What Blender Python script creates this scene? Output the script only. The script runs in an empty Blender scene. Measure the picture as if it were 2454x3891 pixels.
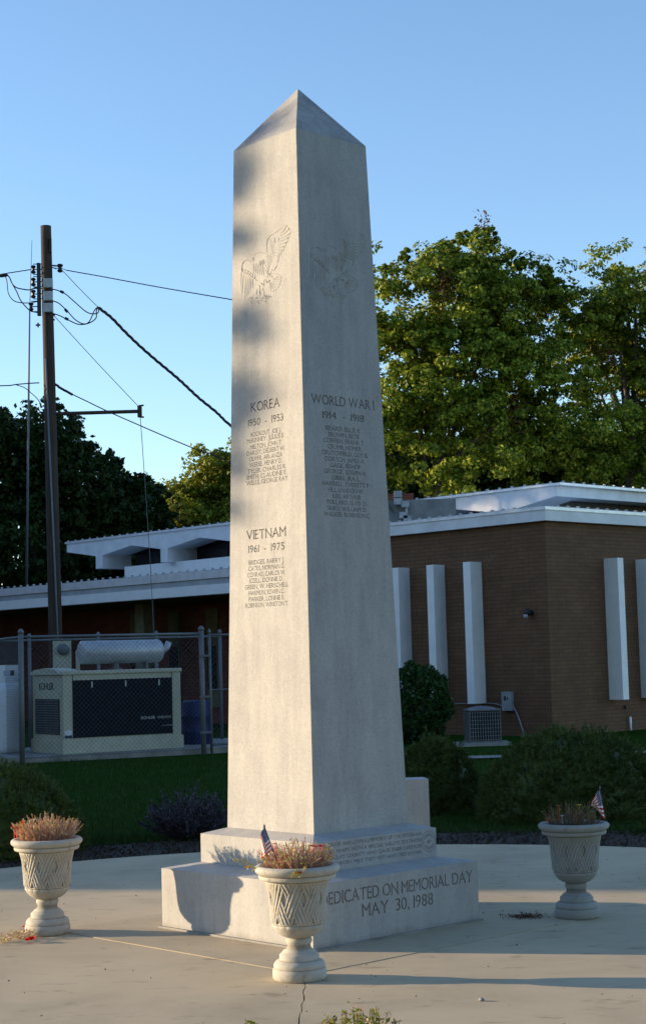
import bpy, bmesh, math, random
import numpy as np
from mathutils import Vector, Matrix

# ------------------------------------------------------------------ camera
S = bpy.context.scene
COL = S.collection
W, H = 2454.0, 3891.0                       # the photograph's own pixels, used to measure
FOC, PITCH, ROLL = 6387.0, 0.0883, -0.0276
FW = np.array([0, math.cos(PITCH), math.sin(PITCH)])
_u0 = np.array([0, -math.sin(PITCH), math.cos(PITCH)])
_r0 = np.array([1.0, 0, 0])
CR = math.cos(ROLL) * _r0 + math.sin(ROLL) * _u0
CU = -math.sin(ROLL) * _r0 + math.cos(ROLL) * _u0
CO = np.array([0, 0, 1.6])
cam = bpy.data.cameras.new('camera')
cam.sensor_fit = 'HORIZONTAL'; cam.sensor_width = 36
cam.lens = 36 * FOC / W
cam.clip_end = 2000; cam.clip_start = 0.1
camo = bpy.data.objects.new('camera', cam)
COL.objects.link(camo)
camo.matrix_world = Matrix(((CR[0], CU[0], -FW[0], CO[0]), (CR[1], CU[1], -FW[1], CO[1]), (CR[2], CU[2], -FW[2], CO[2]), (0, 0, 0, 1)))
S.camera = camo

# ------------------------------------------------------------------ light
SUN_EL, SUN_AZ = 10.2, -78.0                 # azimuth clockwise from +Y
world = bpy.data.worlds.new('World'); S.world = world; world.use_nodes = True
_nt = world.node_tree
_sk = _nt.nodes.new('ShaderNodeTexSky'); _sk.sky_type = 'NISHITA'; _sk.sun_disc = False
_sk.sun_elevation = math.radians(SUN_EL); _sk.sun_rotation = math.radians(SUN_AZ)
_sk.dust_density = 0.2; _sk.air_density = 1.0; _sk.ozone_density = 1.5
_mx = _nt.nodes.new('ShaderNodeMix'); _mx.data_type = 'RGBA'; _mx.blend_type = 'MULTIPLY'
_mx.inputs[0].default_value = 1.0; _mx.inputs[7].default_value = (0.74, 0.84, 1.0, 1)
_nt.links.new(_sk.outputs[0], _mx.inputs[6])
_nt.links.new(_mx.outputs[2], _nt.nodes['Background'].inputs[0])
_nt.nodes['Background'].inputs[1].default_value = 0.15
_el, _az = math.radians(SUN_EL), math.radians(SUN_AZ)
SUNV = Vector((math.cos(_el) * math.sin(_az), math.cos(_el) * math.cos(_az), math.sin(_el)))
sun = bpy.data.lights.new('sun', 'SUN'); sun.energy = 4.3; sun.angle = math.radians(0.53); sun.color = (1.0, 0.77, 0.49)
suno = bpy.data.objects.new('sun', sun); COL.objects.link(suno)
suno.rotation_euler = SUNV.to_track_quat('Z', 'Y').to_euler()
S.view_settings.view_transform = 'Standard'; S.view_settings.look = 'None'
S.view_settings.exposure = 1.12; S.view_settings.gamma = 1.0
S.cycles.use_denoising = True
S.cycles.max_bounces = 6; S.cycles.transparent_max_bounces = 8

rnd = random.Random(7)
NR = np.random.default_rng(11)

def ray(x, y): return FW + CR * ((x - W / 2) / FOC) + CU * ((H / 2 - y) / FOC)
def gnd(x, y, z=0.0):
    d = ray(x, y); return CO + d * ((z - 1.6) / d[2])
def atY(x, y, Y):
    d = ray(x, y); return CO + d * (Y / d[1])
def onplane(x, y, n, p):
    d = ray(x, y); n = np.array(n, float); return CO + d * ((n @ (np.array(p, float) - CO)) / (n @ d))

# ------------------------------------------------------------------ materials
def nodes_of(name):
    m = bpy.data.materials.new(name); m.use_nodes = True
    nt = m.node_tree; b = nt.nodes['Principled BSDF']
    return m, nt, b
def N(nt, t, **kw):
    n = nt.nodes.new(t)
    for k, v in kw.items(): setattr(n, k, v)
    return n
def ramp(nt, src, stops):
    r = N(nt, 'ShaderNodeValToRGB'); e = r.color_ramp.elements
    while len(e) < len(stops): e.new(0.5)
    for i, (p, c) in enumerate(stops):
        e[i].position = p; e[i].color = (c[0], c[1], c[2], 1)
    nt.links.new(src, r.inputs[0]); return r.outputs[0]
def noise(nt, scale, detail=4, rough=0.6, vec=None, dist=0.0):
    n = N(nt, 'ShaderNodeTexNoise'); n.inputs['Scale'].default_value = scale
    n.inputs['Detail'].default_value = detail; n.inputs['Roughness'].default_value = rough
    n.inputs['Distortion'].default_value = dist
    if vec is None:
        tc = N(nt, 'ShaderNodeTexCoord'); vec = tc.outputs['Object']
    nt.links.new(vec, n.inputs['Vector']); return n.outputs['Fac']
def mixc(nt, fac, a, b, mode='MIX'):
    m = N(nt, 'ShaderNodeMix', data_type='RGBA', blend_type=mode)
    for i, s in ((0, fac), (6, a), (7, b)):
        if isinstance(s, (int, float)): m.inputs[i].default_value = s
        elif isinstance(s, tuple): m.inputs[i].default_value = (s[0], s[1], s[2], 1)
        else: nt.links.new(s, m.inputs[i])
    return m.outputs[2]
def bump(nt, b, h, strength, dist):
    n = N(nt, 'ShaderNodeBump'); n.inputs['Strength'].default_value = strength; n.inputs['Distance'].default_value = dist
    nt.links.new(h, n.inputs['Height']); nt.links.new(n.outputs[0], b.inputs['Normal'])
def simple(name, col, rough=0.6, metal=0.0, var=0.25, scale=6.0, bmp=0.0, bscale=60.0, spec=0.5):
    m, nt, b = nodes_of(name)
    lo = tuple(c * (1 - var) for c in col); hi = tuple(min(1, c * (1 + var)) for c in col)
    nt.links.new(ramp(nt, noise(nt, scale), [(0.3, lo), (0.7, hi)]), b.inputs['Base Color'])
    b.inputs['Roughness'].default_value = rough; b.inputs['Metallic'].default_value = metal
    b.inputs['Specular IOR Level'].default_value = spec
    if bmp: bump(nt, b, noise(nt, bscale, 3), bmp, 0.01)
    return m
M = {}
def granite(name, base, stain=0.25, dark=1.0):
    m, nt, b = nodes_of(name)
    c1 = tuple(c * 0.86 * dark for c in base); c2 = tuple(c * 1.08 * dark for c in base)
    grain = ramp(nt, noise(nt, 330, 3, 0.8), [(0.34, tuple(c * 0.72 for c in c1)), (0.45, c1), (0.6, c2), (0.72, tuple(min(1, c * 1.12) for c in c2))])
    cloud = ramp(nt, noise(nt, 3.2, 5, 0.65, dist=0.6), [(0.35, (1 - stain, 1 - stain, 1 - stain * 0.9)), (0.62, (1, 1, 1))])
    tc = N(nt, 'ShaderNodeTexCoord'); mp = N(nt, 'ShaderNodeMapping'); mp.inputs['Scale'].default_value = (9, 9, 1.1)
    nt.links.new(tc.outputs['Object'], mp.inputs[0])
    streak = ramp(nt, noise(nt, 1.6, 6, 0.7, vec=mp.outputs[0]), [(0.35, (0.86, 0.86, 0.87)), (0.6, (1, 1, 1))])
    mot = ramp(nt, noise(nt, 55, 5, 0.75), [(0.36, (0.90, 0.90, 0.91)), (0.52, (1, 1, 1)), (0.68, (1.05, 1.05, 1.04))])
    grain = mixc(nt, 1.0, grain, mot, 'MULTIPLY')
    c = mixc(nt, 1.0, mixc(nt, 1.0, grain, cloud, 'MULTIPLY'), streak, 'MULTIPLY')
    sp = N(nt, 'ShaderNodeSeparateXYZ'); nt.links.new(tc.outputs['Object'], sp.inputs[0])
    ad = N(nt, 'ShaderNodeMath', operation='MULTIPLY_ADD'); nt.links.new(noise(nt, 5, 5, 0.7), ad.inputs[0]); ad.inputs[1].default_value = -0.12
    az = N(nt, 'ShaderNodeMath', operation='ADD'); nt.links.new(sp.outputs[2], az.inputs[0]); az.inputs[1].default_value = 0.06; nt.links.new(az.outputs[0], ad.inputs[2])
    foot = ramp(nt, ad.outputs[0], [(0.0, (0.74, 0.71, 0.66)), (0.045, (1, 1, 1))])
    c = mixc(nt, 1.0, c, foot, 'MULTIPLY')
    nt.links.new(c, b.inputs['Base Color']); b.inputs['Roughness'].default_value = 0.75
    b.inputs['Specular IOR Level'].default_value = 0.3
    bump(nt, b, noise(nt, 170, 3, 0.7), 0.25, 0.004)
    return m
M['granite'] = granite('grey_granite', (0.485, 0.475, 0.455), 0.12)
M['granite_cap'] = granite('weathered_granite', (0.43, 0.425, 0.41), 0.42)
M['granite_line'] = simple('carved_granite', (0.41, 0.40, 0.38), 0.9, var=0.2, scale=40)
M['granite_cut'] = simple('cut_granite', (0.22, 0.21, 0.19), 0.9, var=0.3, scale=40)  # dark letter floors: patina plus the cuts' shade, put into the colour
def concrete(name, base, joint=False):
    m, nt, b = nodes_of(name)
    c0 = ramp(nt, noise(nt, 1.1, 8, 0.62, dist=0.4), [(0.30, tuple(c * 0.80 for c in base)), (0.55, base), (0.75, tuple(c * 1.10 for c in base))])
    g = ramp(nt, noise(nt, 230, 2, 0.7), [(0.3, (0.82, 0.82, 0.82)), (0.7, (1.10, 1.10, 1.10))])
    tc = N(nt, 'ShaderNodeTexCoord'); mp = N(nt, 'ShaderNodeMapping'); mp.inputs['Scale'].default_value = (1.2, 3.0, 1)
    nt.links.new(tc.outputs['Object'], mp.inputs[0])
    st = ramp(nt, noise(nt, 3.0, 8, 0.72, vec=mp.outputs[0], dist=0.3), [(0.26, (0.50, 0.48, 0.45)), (0.43, (1, 1, 1))])
    c = mixc(nt, 1.0, mixc(nt, 1.0, c0, g, 'MULTIPLY'), st, 'MULTIPLY')
    nt.links.new(c, b.inputs['Base Color']); b.inputs['Roughness'].default_value = 0.9
    b.inputs['Specular IOR Level'].default_value = 0.2
    bump(nt, b, noise(nt, 160, 4, 0.7), 0.35, 0.004)
    return m
M['concrete'] = concrete('plaza_concrete', (0.51, 0.42, 0.285))
M['concrete_slab'] = concrete('slab_concrete', (0.47, 0.39, 0.27))
M['concrete_old'] = simple('old_concrete', (0.25, 0.24, 0.22), 0.9, var=0.3, scale=3, bmp=0.3)
M['dirt_or_shade'] = simple('crack_dirt', (0.12, 0.10, 0.075), 1.0, var=0.5, scale=30, bmp=0.6)
def urn_mat():
    m, nt, b = nodes_of('cast_stone')
    base = (0.50, 0.47, 0.41)
    c0 = ramp(nt, noise(nt, 14, 6, 0.7, dist=0.5), [(0.28, tuple(c * 0.55 for c in base)), (0.42, tuple(c * 0.9 for c in base)), (0.7, tuple(c * 1.06 for c in base))])
    g = ramp(nt, noise(nt, 220, 2, 0.7), [(0.3, (0.85,) * 3), (0.7, (1.08,) * 3)])
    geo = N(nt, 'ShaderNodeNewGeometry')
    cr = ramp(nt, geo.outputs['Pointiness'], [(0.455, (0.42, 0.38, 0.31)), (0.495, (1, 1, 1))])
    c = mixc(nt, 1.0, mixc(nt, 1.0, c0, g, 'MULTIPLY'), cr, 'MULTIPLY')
    nt.links.new(c, b.inputs['Base Color']); b.inputs['Roughness'].default_value = 0.85
    b.inputs['Specular IOR Level'].default_value = 0.25
    bump(nt, b, noise(nt, 140, 3, 0.7), 0.35, 0.004)
    return m
M['urn'] = urn_mat()
def brick(name, c1, c2, mort, bw=0.305, bh=0.081):
    m, nt, b = nodes_of(name)
    uv = N(nt, 'ShaderNodeUVMap'); uv.uv_map = 'UVMap'
    br = N(nt, 'ShaderNodeTexBrick'); br.inputs['Scale'].default_value = 1.0
    br.inputs['Brick Width'].default_value = bw; br.inputs['Row Height'].default_value = bh
    br.inputs['Mortar Size'].default_value = 0.006; br.inputs['Mortar Smooth'].default_value = 0.2
    br.inputs['Color1'].default_value = (*c1, 1); br.inputs['Color2'].default_value = (*c2, 1); br.inputs['Mortar'].default_value = (*mort, 1)
    br.inputs['Bias'].default_value = -0.1
    nt.links.new(uv.outputs[0], br.inputs['Vector'])
    v = ramp(nt, noise(nt, 2.5, 6, 0.7), [(0.3, (0.78,) * 3), (0.7, (1.12,) * 3)])
    nt.links.new(mixc(nt, 1.0, br.outputs['Color'], v, 'MULTIPLY'), b.inputs['Base Color'])
    b.inputs['Roughness'].default_value = 0.9
    inv = N(nt, 'ShaderNodeMath', operation='SUBTRACT'); inv.inputs[0].default_value = 1.0
    nt.links.new(br.outputs['Fac'], inv.inputs[1]); bump(nt, b, inv.outputs[0], 0.4, 0.006)
    return m
M['brick'] = brick('brown_brick', (0.145, 0.070, 0.033), (0.175, 0.088, 0.042), (0.07, 0.045, 0.028))
M['brick_red'] = brick('red_brick', (0.20, 0.055, 0.035), (0.25, 0.085, 0.05), (0.08, 0.05, 0.04))
M['white'] = simple('white_paint', (0.86, 0.86, 0.85), 0.55, var=0.05, scale=4)
M['fascia'] = simple('fascia_paint', (0.72, 0.73, 0.74), 0.5, var=0.12, scale=2.2)
M['fascia_grey'] = simple('grey_fascia', (0.40, 0.42, 0.44), 0.6, var=0.2, scale=2.2)
M['metal_edge'] = simple('bright_metal', (0.80, 0.81, 0.82), 0.35, 0.3, var=0.12, scale=5)
M['soffit'] = simple('soffit_brown', (0.13, 0.115, 0.09), 0.9, var=0.2)
M['darkglass'] = simple('dark_glass', (0.008, 0.009, 0.011), 0.15, var=0.2)
M['tan'] = simple('tan_panel', (0.19, 0.17, 0.10), 0.8, var=0.2)
M['roofing'] = simple('roofing', (0.22, 0.22, 0.21), 0.95, var=0.2)
M['stucco'] = simple('grey_stucco', (0.20, 0.20, 0.19), 0.95, var=0.3, scale=3, bmp=0.4)
M['galv'] = simple('galvanised_steel', (0.14, 0.15, 0.16), 0.6, 0.3, var=0.15, scale=20)
M['chain'] = simple('dull_chain', (0.085, 0.09, 0.095), 0.7, 0.2)
M['silver'] = simple('silver_muffler', (0.42, 0.43, 0.45), 0.5, 0.4, var=0.15, scale=9)
M['cream'] = simple('cream_enamel', (0.44, 0.43, 0.33), 0.5, var=0.10, scale=5)
M['navy'] = simple('dark_panel', (0.008, 0.009, 0.014), 0.8, var=0.3, scale=8, spec=0.15)
M['black'] = simple('black_plastic', (0.012, 0.012, 0.013), 0.5)
M['tankwhite'] = simple('tank_white', (0.62, 0.65, 0.68), 0.4, var=0.06)
M['lettering'] = simple('white_lettering', (0.6, 0.62, 0.65), 0.6)
M['boxgrey'] = simple('grey_box', (0.33, 0.35, 0.36), 0.5, 0.2)
M['acgrey'] = simple('ac_grey', (0.16, 0.17, 0.18), 0.5, 0.3)
M['blue'] = simple('blue_plastic', (0.008, 0.018, 0.09), 0.6)
def wood():
    m, nt, b = nodes_of('pole_wood')
    tc = N(nt, 'ShaderNodeTexCoord'); mp = N(nt, 'ShaderNodeMapping'); mp.inputs['Scale'].default_value = (22, 22, 0.8)
    nt.links.new(tc.outputs['Object'], mp.inputs[0])
    n = noise(nt, 2.0, 6, 0.7, vec=mp.outputs[0])
    nt.links.new(ramp(nt, n, [(0.3, (0.018, 0.013, 0.010)), (0.55, (0.055, 0.040, 0.030)), (0.75, (0.10, 0.078, 0.062))]), b.inputs['Base Color'])
    b.inputs['Roughness'].default_value = 0.95; bump(nt, b, n, 0.6, 0.01)
    return m
M['wood'] = wood()
M['wire'] = simple('wire_black', (0.015, 0.015, 0.017), 0.6)
M['wire_grey'] = simple('wire_grey', (0.10, 0.11, 0.13), 0.6)
M['porcelain'] = simple('grey_porcelain', (0.42, 0.45, 0.46), 0.4)
def leafmat(name, a, b_, trans=0.35, seed=0.0, mid=None):
    m, nt, b = nodes_of(name)
    geo = N(nt, 'ShaderNodeNewGeometry')
    c = ramp(nt, geo.outputs['Random Per Island'], [(0.0, a), (0.6, mid or tuple((x + y) / 2 for x, y in zip(a, b_))), (1.0, b_)])
    nt.links.new(c, b.inputs['Base Color']); b.inputs['Roughness'].default_value = 0.45
    b.inputs['Specular IOR Level'].default_value = 0.15
    tr = N(nt, 'ShaderNodeBsdfTranslucent'); nt.links.new(c, tr.inputs['Color'])
    mx = N(nt, 'ShaderNodeMixShader'); mx.inputs[0].default_value = trans
    out = nt.nodes['Material Output']
    nt.links.new(b.outputs[0], mx.inputs[1]); nt.links.new(tr.outputs[0], mx.inputs[2]); nt.links.new(mx.outputs[0], out.inputs[0])
    return m
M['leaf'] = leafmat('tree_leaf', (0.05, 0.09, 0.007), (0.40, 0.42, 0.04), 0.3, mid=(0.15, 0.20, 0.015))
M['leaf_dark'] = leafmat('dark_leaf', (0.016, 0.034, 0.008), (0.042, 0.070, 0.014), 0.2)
M['leaf_lime'] = leafmat('pale_leaf', (0.13, 0.16, 0.012), (0.32, 0.33, 0.04))
M['leaf_brown'] = leafmat('dead_leaf', (0.10, 0.045, 0.025), (0.16, 0.08, 0.04), 0.1)
M['holly'] = leafmat('holly_leaf', (0.015, 0.045, 0.010), (0.035, 0.085, 0.018), 0.15)
M['juniper'] = leafmat('juniper_leaf', (0.045, 0.075, 0.018), (0.115, 0.145, 0.035), 0.1)
M['barberry'] = leafmat('purple_twig', (0.035, 0.030, 0.038), (0.10, 0.09, 0.11), 0.05)
M['grassblade'] = leafmat('grass_blade', (0.016, 0.050, 0.007), (0.05, 0.095, 0.016), 0.3)
M['bark'] = simple('bark', (0.11, 0.085, 0.06), 0.95, var=0.4, scale=10, bmp=0.6, bscale=30)
M['stem'] = leafmat('dry_stem', (0.48, 0.28, 0.20), (0.78, 0.58, 0.44), 0.2)
M['stemleaf'] = leafmat('succulent_leaf', (0.26, 0.32, 0.05), (0.55, 0.52, 0.15), 0.3)
M['stem_dull'] = leafmat('dull_stem', (0.16, 0.12, 0.08), (0.32, 0.24, 0.16), 0.1)
M['red'] = simple('red_petal', (0.75, 0.04, 0.02), 0.6, var=0.2, scale=80)
M['orange'] = simple('orange_petal', (0.80, 0.22, 0.01), 0.6, var=0.15, scale=80)
M['yellow'] = simple('yellow_petal', (0.82, 0.55, 0.01), 0.6, var=0.15, scale=80)
M['pink'] = simple('magenta_petal', (0.65, 0.02, 0.12), 0.6, var=0.15, scale=80)
M['petalwhite'] = simple('white_petal', (0.8, 0.8, 0.75), 0.6, var=0.1, scale=80)
M['soil'] = simple('soil', (0.05, 0.035, 0.025), 1.0, var=0.5, scale=60, bmp=0.8)
def mulch():
    m, nt, b = nodes_of('mulch')
    nt.links.new(ramp(nt, noise(nt, 22, 8, 0.8), [(0.3, (0.018, 0.012, 0.009)), (0.55, (0.06, 0.042, 0.03)), (0.75, (0.16, 0.12, 0.085))]), b.inputs['Base Color'])
    b.inputs['Roughness'].default_value = 1.0; bump(nt, b, noise(nt, 30, 8, 0.8), 1.0, 0.03); return m
M['mulch'] = mulch()
def grassmat():
    m, nt, b = nodes_of('lawn')
    c = ramp(nt, noise(nt, 0.8, 8, 0.7), [(0.3, (0.016, 0.040, 0.006)), (0.6, (0.026, 0.060, 0.010)), (0.8, (0.045, 0.080, 0.016))])
    f = ramp(nt, noise(nt, 60, 4, 0.8), [(0.3, (0.6,) * 3), (0.7, (1.3,) * 3)])
    nt.links.new(mixc(nt, 1.0, c, f, 'MULTIPLY'), b.inputs['Base Color']); b.inputs['Roughness'].default_value = 1.0; b.inputs['Specular IOR Level'].default_value = 0.0
    bump(nt, b, noise(nt, 80, 4, 0.8), 0.8, 0.02); return m
M['lawn'] = grassmat()
def flagmat():
    m, nt, b = nodes_of('flag_cloth')
    uv = N(nt, 'ShaderNodeUVMap'); uv.uv_map = 'UVMap'
    sp = N(nt, 'ShaderNodeSeparateXYZ'); nt.links.new(uv.outputs[0], sp.inputs[0])
    def mth(op, a, b_=None, c_=None):
        n = N(nt, 'ShaderNodeMath', operation=op)
        for i, s in enumerate((a, b_, c_)):
            if s is None: continue
            if isinstance(s, (int, float)): n.inputs[i].default_value = s
            else: nt.links.new(s, n.inputs[i])
        return n.outputs[0]
    u, v = sp.outputs[0], sp.outputs[1]
    stripe = mth('MODULO', mth('FLOOR', mth('MULTIPLY', v, 13.0)), 2.0)      # 0 = red, 1 = white
    col = mixc(nt, stripe, (0.62, 0.04, 0.04), (0.88, 0.86, 0.83))
    canton = mth('MULTIPLY', mth('LESS_THAN', u, 0.42), mth('GREATER_THAN', v, 6.0 / 13.0))
    su = mth('MULTIPLY', u, 11 / 0.42); sv = mth('MULTIPLY', mth('SUBTRACT', v, 6 / 13), 9 * 13 / 7)
    fu = mth('SUBTRACT', mth('FRACT', su), 0.5); fv = mth('SUBTRACT', mth('FRACT', sv), 0.5)
    d = mth('ADD', mth('MULTIPLY', fu, fu), mth('MULTIPLY', fv, fv))
    chk = mth('MODULO', mth('ADD', mth('FLOOR', su), mth('FLOOR', sv)), 2.0)
    star = mth('MULTIPLY', mth('LESS_THAN', d, 0.14), mth('LESS_THAN', chk, 0.5))
    cc = mixc(nt, star, (0.02, 0.03, 0.13), (0.75, 0.75, 0.75))
    nt.links.new(mixc(nt, canton, col, cc), b.inputs['Base Color']); b.inputs['Roughness'].default_value = 0.8
    return m
M['flag'] = flagmat()

# ------------------------------------------------------------------ builders
def link(name, me, mats, parent=None):
    o = bpy.data.objects.new(name, me); COL.objects.link(o)
    if mats is not None:
        for m in (mats if isinstance(mats, (list, tuple)) else [mats]): me.materials.append(M[m] if isinstance(m, str) else m)
    if parent is not None: o.parent = parent
    return o
def tag(o, label=None, cat=None, group=None, kind=None):
    if label: o['label'] = label
    if cat: o['category'] = cat
    if group: o['group'] = group
    if kind: o['kind'] = kind
    return o
def thing(name, loc, label, cat, group=None, rz=0.0):
    o = bpy.data.objects.new(name, None); COL.objects.link(o); o.empty_display_size = 0.1
    o.location = loc; o.rotation_euler = (0, 0, rz)
    return tag(o, label, cat, group)
class MB:
    """collects shapes in local coordinates, builds one mesh"""
    def __init__(s): s.v = []; s.f = []; s.uv = None; s.mi = []
    def add(s, vs, fs, mi=0):
        k = len(s.v); s.v += [tuple(map(float, p)) for p in vs]; s.f += [tuple(i + k for i in f) for f in fs]; s.mi += [mi] * len(fs)
    def box(s, x0, x1, y0, y1, z0, z1, mi=0, bev=0.0):
        if bev > 0:
            bm = bmesh.new(); bmesh.ops.create_cube(bm, size=1.0)
            for v in bm.verts: v.co = Vector(((x0 + x1) / 2 + v.co.x * (x1 - x0), (y0 + y1) / 2 + v.co.y * (y1 - y0), (z0 + z1) / 2 + v.co.z * (z1 - z0)))
            bmesh.ops.bevel(bm, geom=bm.edges[:], offset=bev, segments=2, affect='EDGES', profile=0.7)
            bm.verts.index_update(); s.add([v.co[:] for v in bm.verts], [[v.index for v in f.verts] for f in bm.faces], mi); bm.free(); return
        s.add([(x0, y0, z0), (x1, y0, z0), (x1, y1, z0), (x0, y1, z0), (x0, y0, z1), (x1, y0, z1), (x1, y1, z1), (x0, y1, z1)],
              [(0, 3, 2, 1), (4, 5, 6, 7), (0, 1, 5, 4), (1, 2, 6, 5), (2, 3, 7, 6), (3, 0, 4, 7)], mi)
    def prism(s, poly, fn, d0, d1, mi=0):
        """poly of 2-D points; fn(a, b, d) -> xyz; from d0 to d1"""
        n = len(poly)
        s.add([fn(a, b, d0) for a, b in poly] + [fn(a, b, d1) for a, b in poly],
              [tuple(range(n))[::-1], tuple(range(n, 2 * n))] + [(i, (i + 1) % n, n + (i + 1) % n, n + i) for i in range(n)], mi)
    def tube(s, pts, r, n=8, mi=0, cap=True):
        pts = [Vector(p) for p in pts]; rs = r if isinstance(r, (list, tuple)) else [r] * len(pts)
        vs = []; fs = []; up = None
        for i, p in enumerate(pts):
            t = (pts[min(i + 1, len(pts) - 1)] - pts[max(i - 1, 0)]).normalized()
            if up is None: up = Vector((0, 0, 1)) if abs(t.z) < 0.9 else Vector((1, 0, 0))
            a = t.cross(up).normalized(); b = a.cross(t).normalized(); up = b
            for k in range(n):
                q = 2 * math.pi * k / n; vs.append(p + (a * math.cos(q) + b * math.sin(q)) * rs[i])
        for i in range(len(pts) - 1):
            for k in range(n):
                fs.append((i * n + k, i * n + (k + 1) % n, (i + 1) * n + (k + 1) % n, (i + 1) * n + k))
        if cap: fs += [tuple(range(n))[::-1], tuple(range((len(pts) - 1) * n, len(pts) * n))]
        s.add([v[:] for v in vs], fs, mi)
    def lathe(s, prof, n=32, c=(0, 0, 0), mi=0, fn=None):
        vs = []; fs = []
        for (r, z) in prof:
            for k in range(n):
                q = 2 * math.pi * k / n; rr = r + (fn(q, z) if fn else 0); vs.append((c[0] + rr * math.cos(q), c[1] + rr * math.sin(q), c[2] + z))
        for i in range(len(prof) - 1):
            for k in range(n): fs.append((i * n + k, i * n + (k + 1) % n, (i + 1) * n + (k + 1) % n, (i + 1) * n + k))
        fs += [tuple(range(n))[::-1], tuple(range((len(prof) - 1) * n, len(prof) * n))]
        s.add(vs, fs, mi)
    def build(s, name, mats, parent=None, smooth=False, uvfn=None):
        me = bpy.data.meshes.new(name); me.from_pydata(s.v, [], s.f); me.update()
        me.polygons.foreach_set('material_index', s.mi)
        if smooth: me.polygons.foreach_set('use_smooth', [True] * len(me.polygons))
        if uvfn:
            uv = me.uv_layers.new(name='UVMap')
            for p in me.polygons:
                for li in p.loop_indices: uv.data[li].uv = uvfn(me.vertices[me.loops[li].vertex_index].co, p.normal)
        bm = bmesh.new(); bm.from_mesh(me); bmesh.ops.recalc_face_normals(bm, faces=bm.faces); bm.to_mesh(me); bm.free()
        o = link(name, me, mats, parent)
        if smooth:
            try: me.shade_smooth()
            except Exception: pass
        return o
def quads(name, V, mats, parent=None, mi=None):
    """V (n,k,3) -> n separate k-gons in one mesh"""
    n, k = V.shape[:2]; me = bpy.data.meshes.new(name)
    me.vertices.add(n * k); me.vertices.foreach_set('co', np.ascontiguousarray(V, dtype=np.float32).ravel())
    me.loops.add(n * k); me.loops.foreach_set('vertex_index', np.arange(n * k, dtype=np.int32))
    me.polygons.add(n); me.polygons.foreach_set('loop_start', np.arange(0, n * k, k, dtype=np.int32))
    try: me.polygons.foreach_set('loop_total', np.full(n, k, dtype=np.int32))
    except Exception: pass
    if mi is not None: me.polygons.foreach_set('material_index', mi.astype(np.int32))
    me.update(calc_edges=True); me.validate()
    return link(name, me, mats, parent)
def unit(a): return a / np.maximum(np.linalg.norm(a, axis=-1, keepdims=True), 1e-9)
def leaves(P, size, aspect=0.55, up=0.4, rs=NR, nrm=None):
    """kite-shaped leaves at points P"""
    n = len(P); nrm = unit(rs.normal(size=(n, 3)) + np.array([0, 0, up])) if nrm is None else nrm; t = unit(np.cross(nrm, rs.normal(size=(n, 3)))); b = np.cross(nrm, t)
    s = (size * rs.uniform(0.6, 1.3, n))[:, None]
    return np.stack([P - t * s * 0.5, P + b * s * aspect * 0.5 + t * s * 0.05, P + t * s * 0.5, P - b * s * aspect * 0.5 + t * s * 0.05], 1)
def spikes(P, D, L, w, rs=NR):
    """thin triangles from P along D of length L"""
    n = len(P); D = unit(D); sd = unit(np.cross(D, rs.normal(size=(n, 3)))) * (w / 2)
    return np.stack([P - sd, P + sd, P + D * L[:, None]], 1)

def smooth_path(pts, k=6):
    P = [Vector(p) for p in pts]; out = []
    for i in range(len(P) - 1):
        p0 = P[max(i - 1, 0)]; p1 = P[i]; p2 = P[i + 1]; p3 = P[min(i + 2, len(P) - 1)]
        for j in range(k):
            t = j / k
            out.append(0.5 * ((2 * p1) + (p2 - p0) * t + (2 * p0 - 5 * p1 + 4 * p2 - p3) * t * t + (3 * p1 - p0 - 3 * p2 + p3) * t ** 3))
    out.append(P[-1]); return out

# ------------------------------------------------------------------ ground
YAW = 0.7515
MC = np.array([-0.085, 10.41, 0.0]); MU = np.array([math.cos(YAW), math.sin(YAW), 0]); MV = np.array([-math.sin(YAW), math.cos(YAW), 0])
def sheet(name, poly, z, mat, thick=None, label=None, cat=None, parent=None):
    mb = MB()
    if thick is None: mb.add([(x, y, z) for x, y in poly], [tuple(range(len(poly)))])
    else: mb.prism(poly, lambda a, b, d: (a, b, d), z - thick, z)
    return mb.build(name, mat, parent)
def setting(o): o['kind'] = 'structure'; return o
setting(sheet('ground', [(-400, -60), (400, -60), (400, 700), (-400, 700)], -0.05, 'lawn'))
def circle(c, r, n=96, ph=0): return [(c[0] + r * math.cos(2 * math.pi * k / n + ph), c[1] + r * math.sin(2 * math.pi * k / n + ph)) for k in range(n)]
# mulch bed ring around the plaza
setting(sheet('mulch_bed', circle((0.0, 10.0), 6.0), -0.035, 'mulch'))
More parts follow.
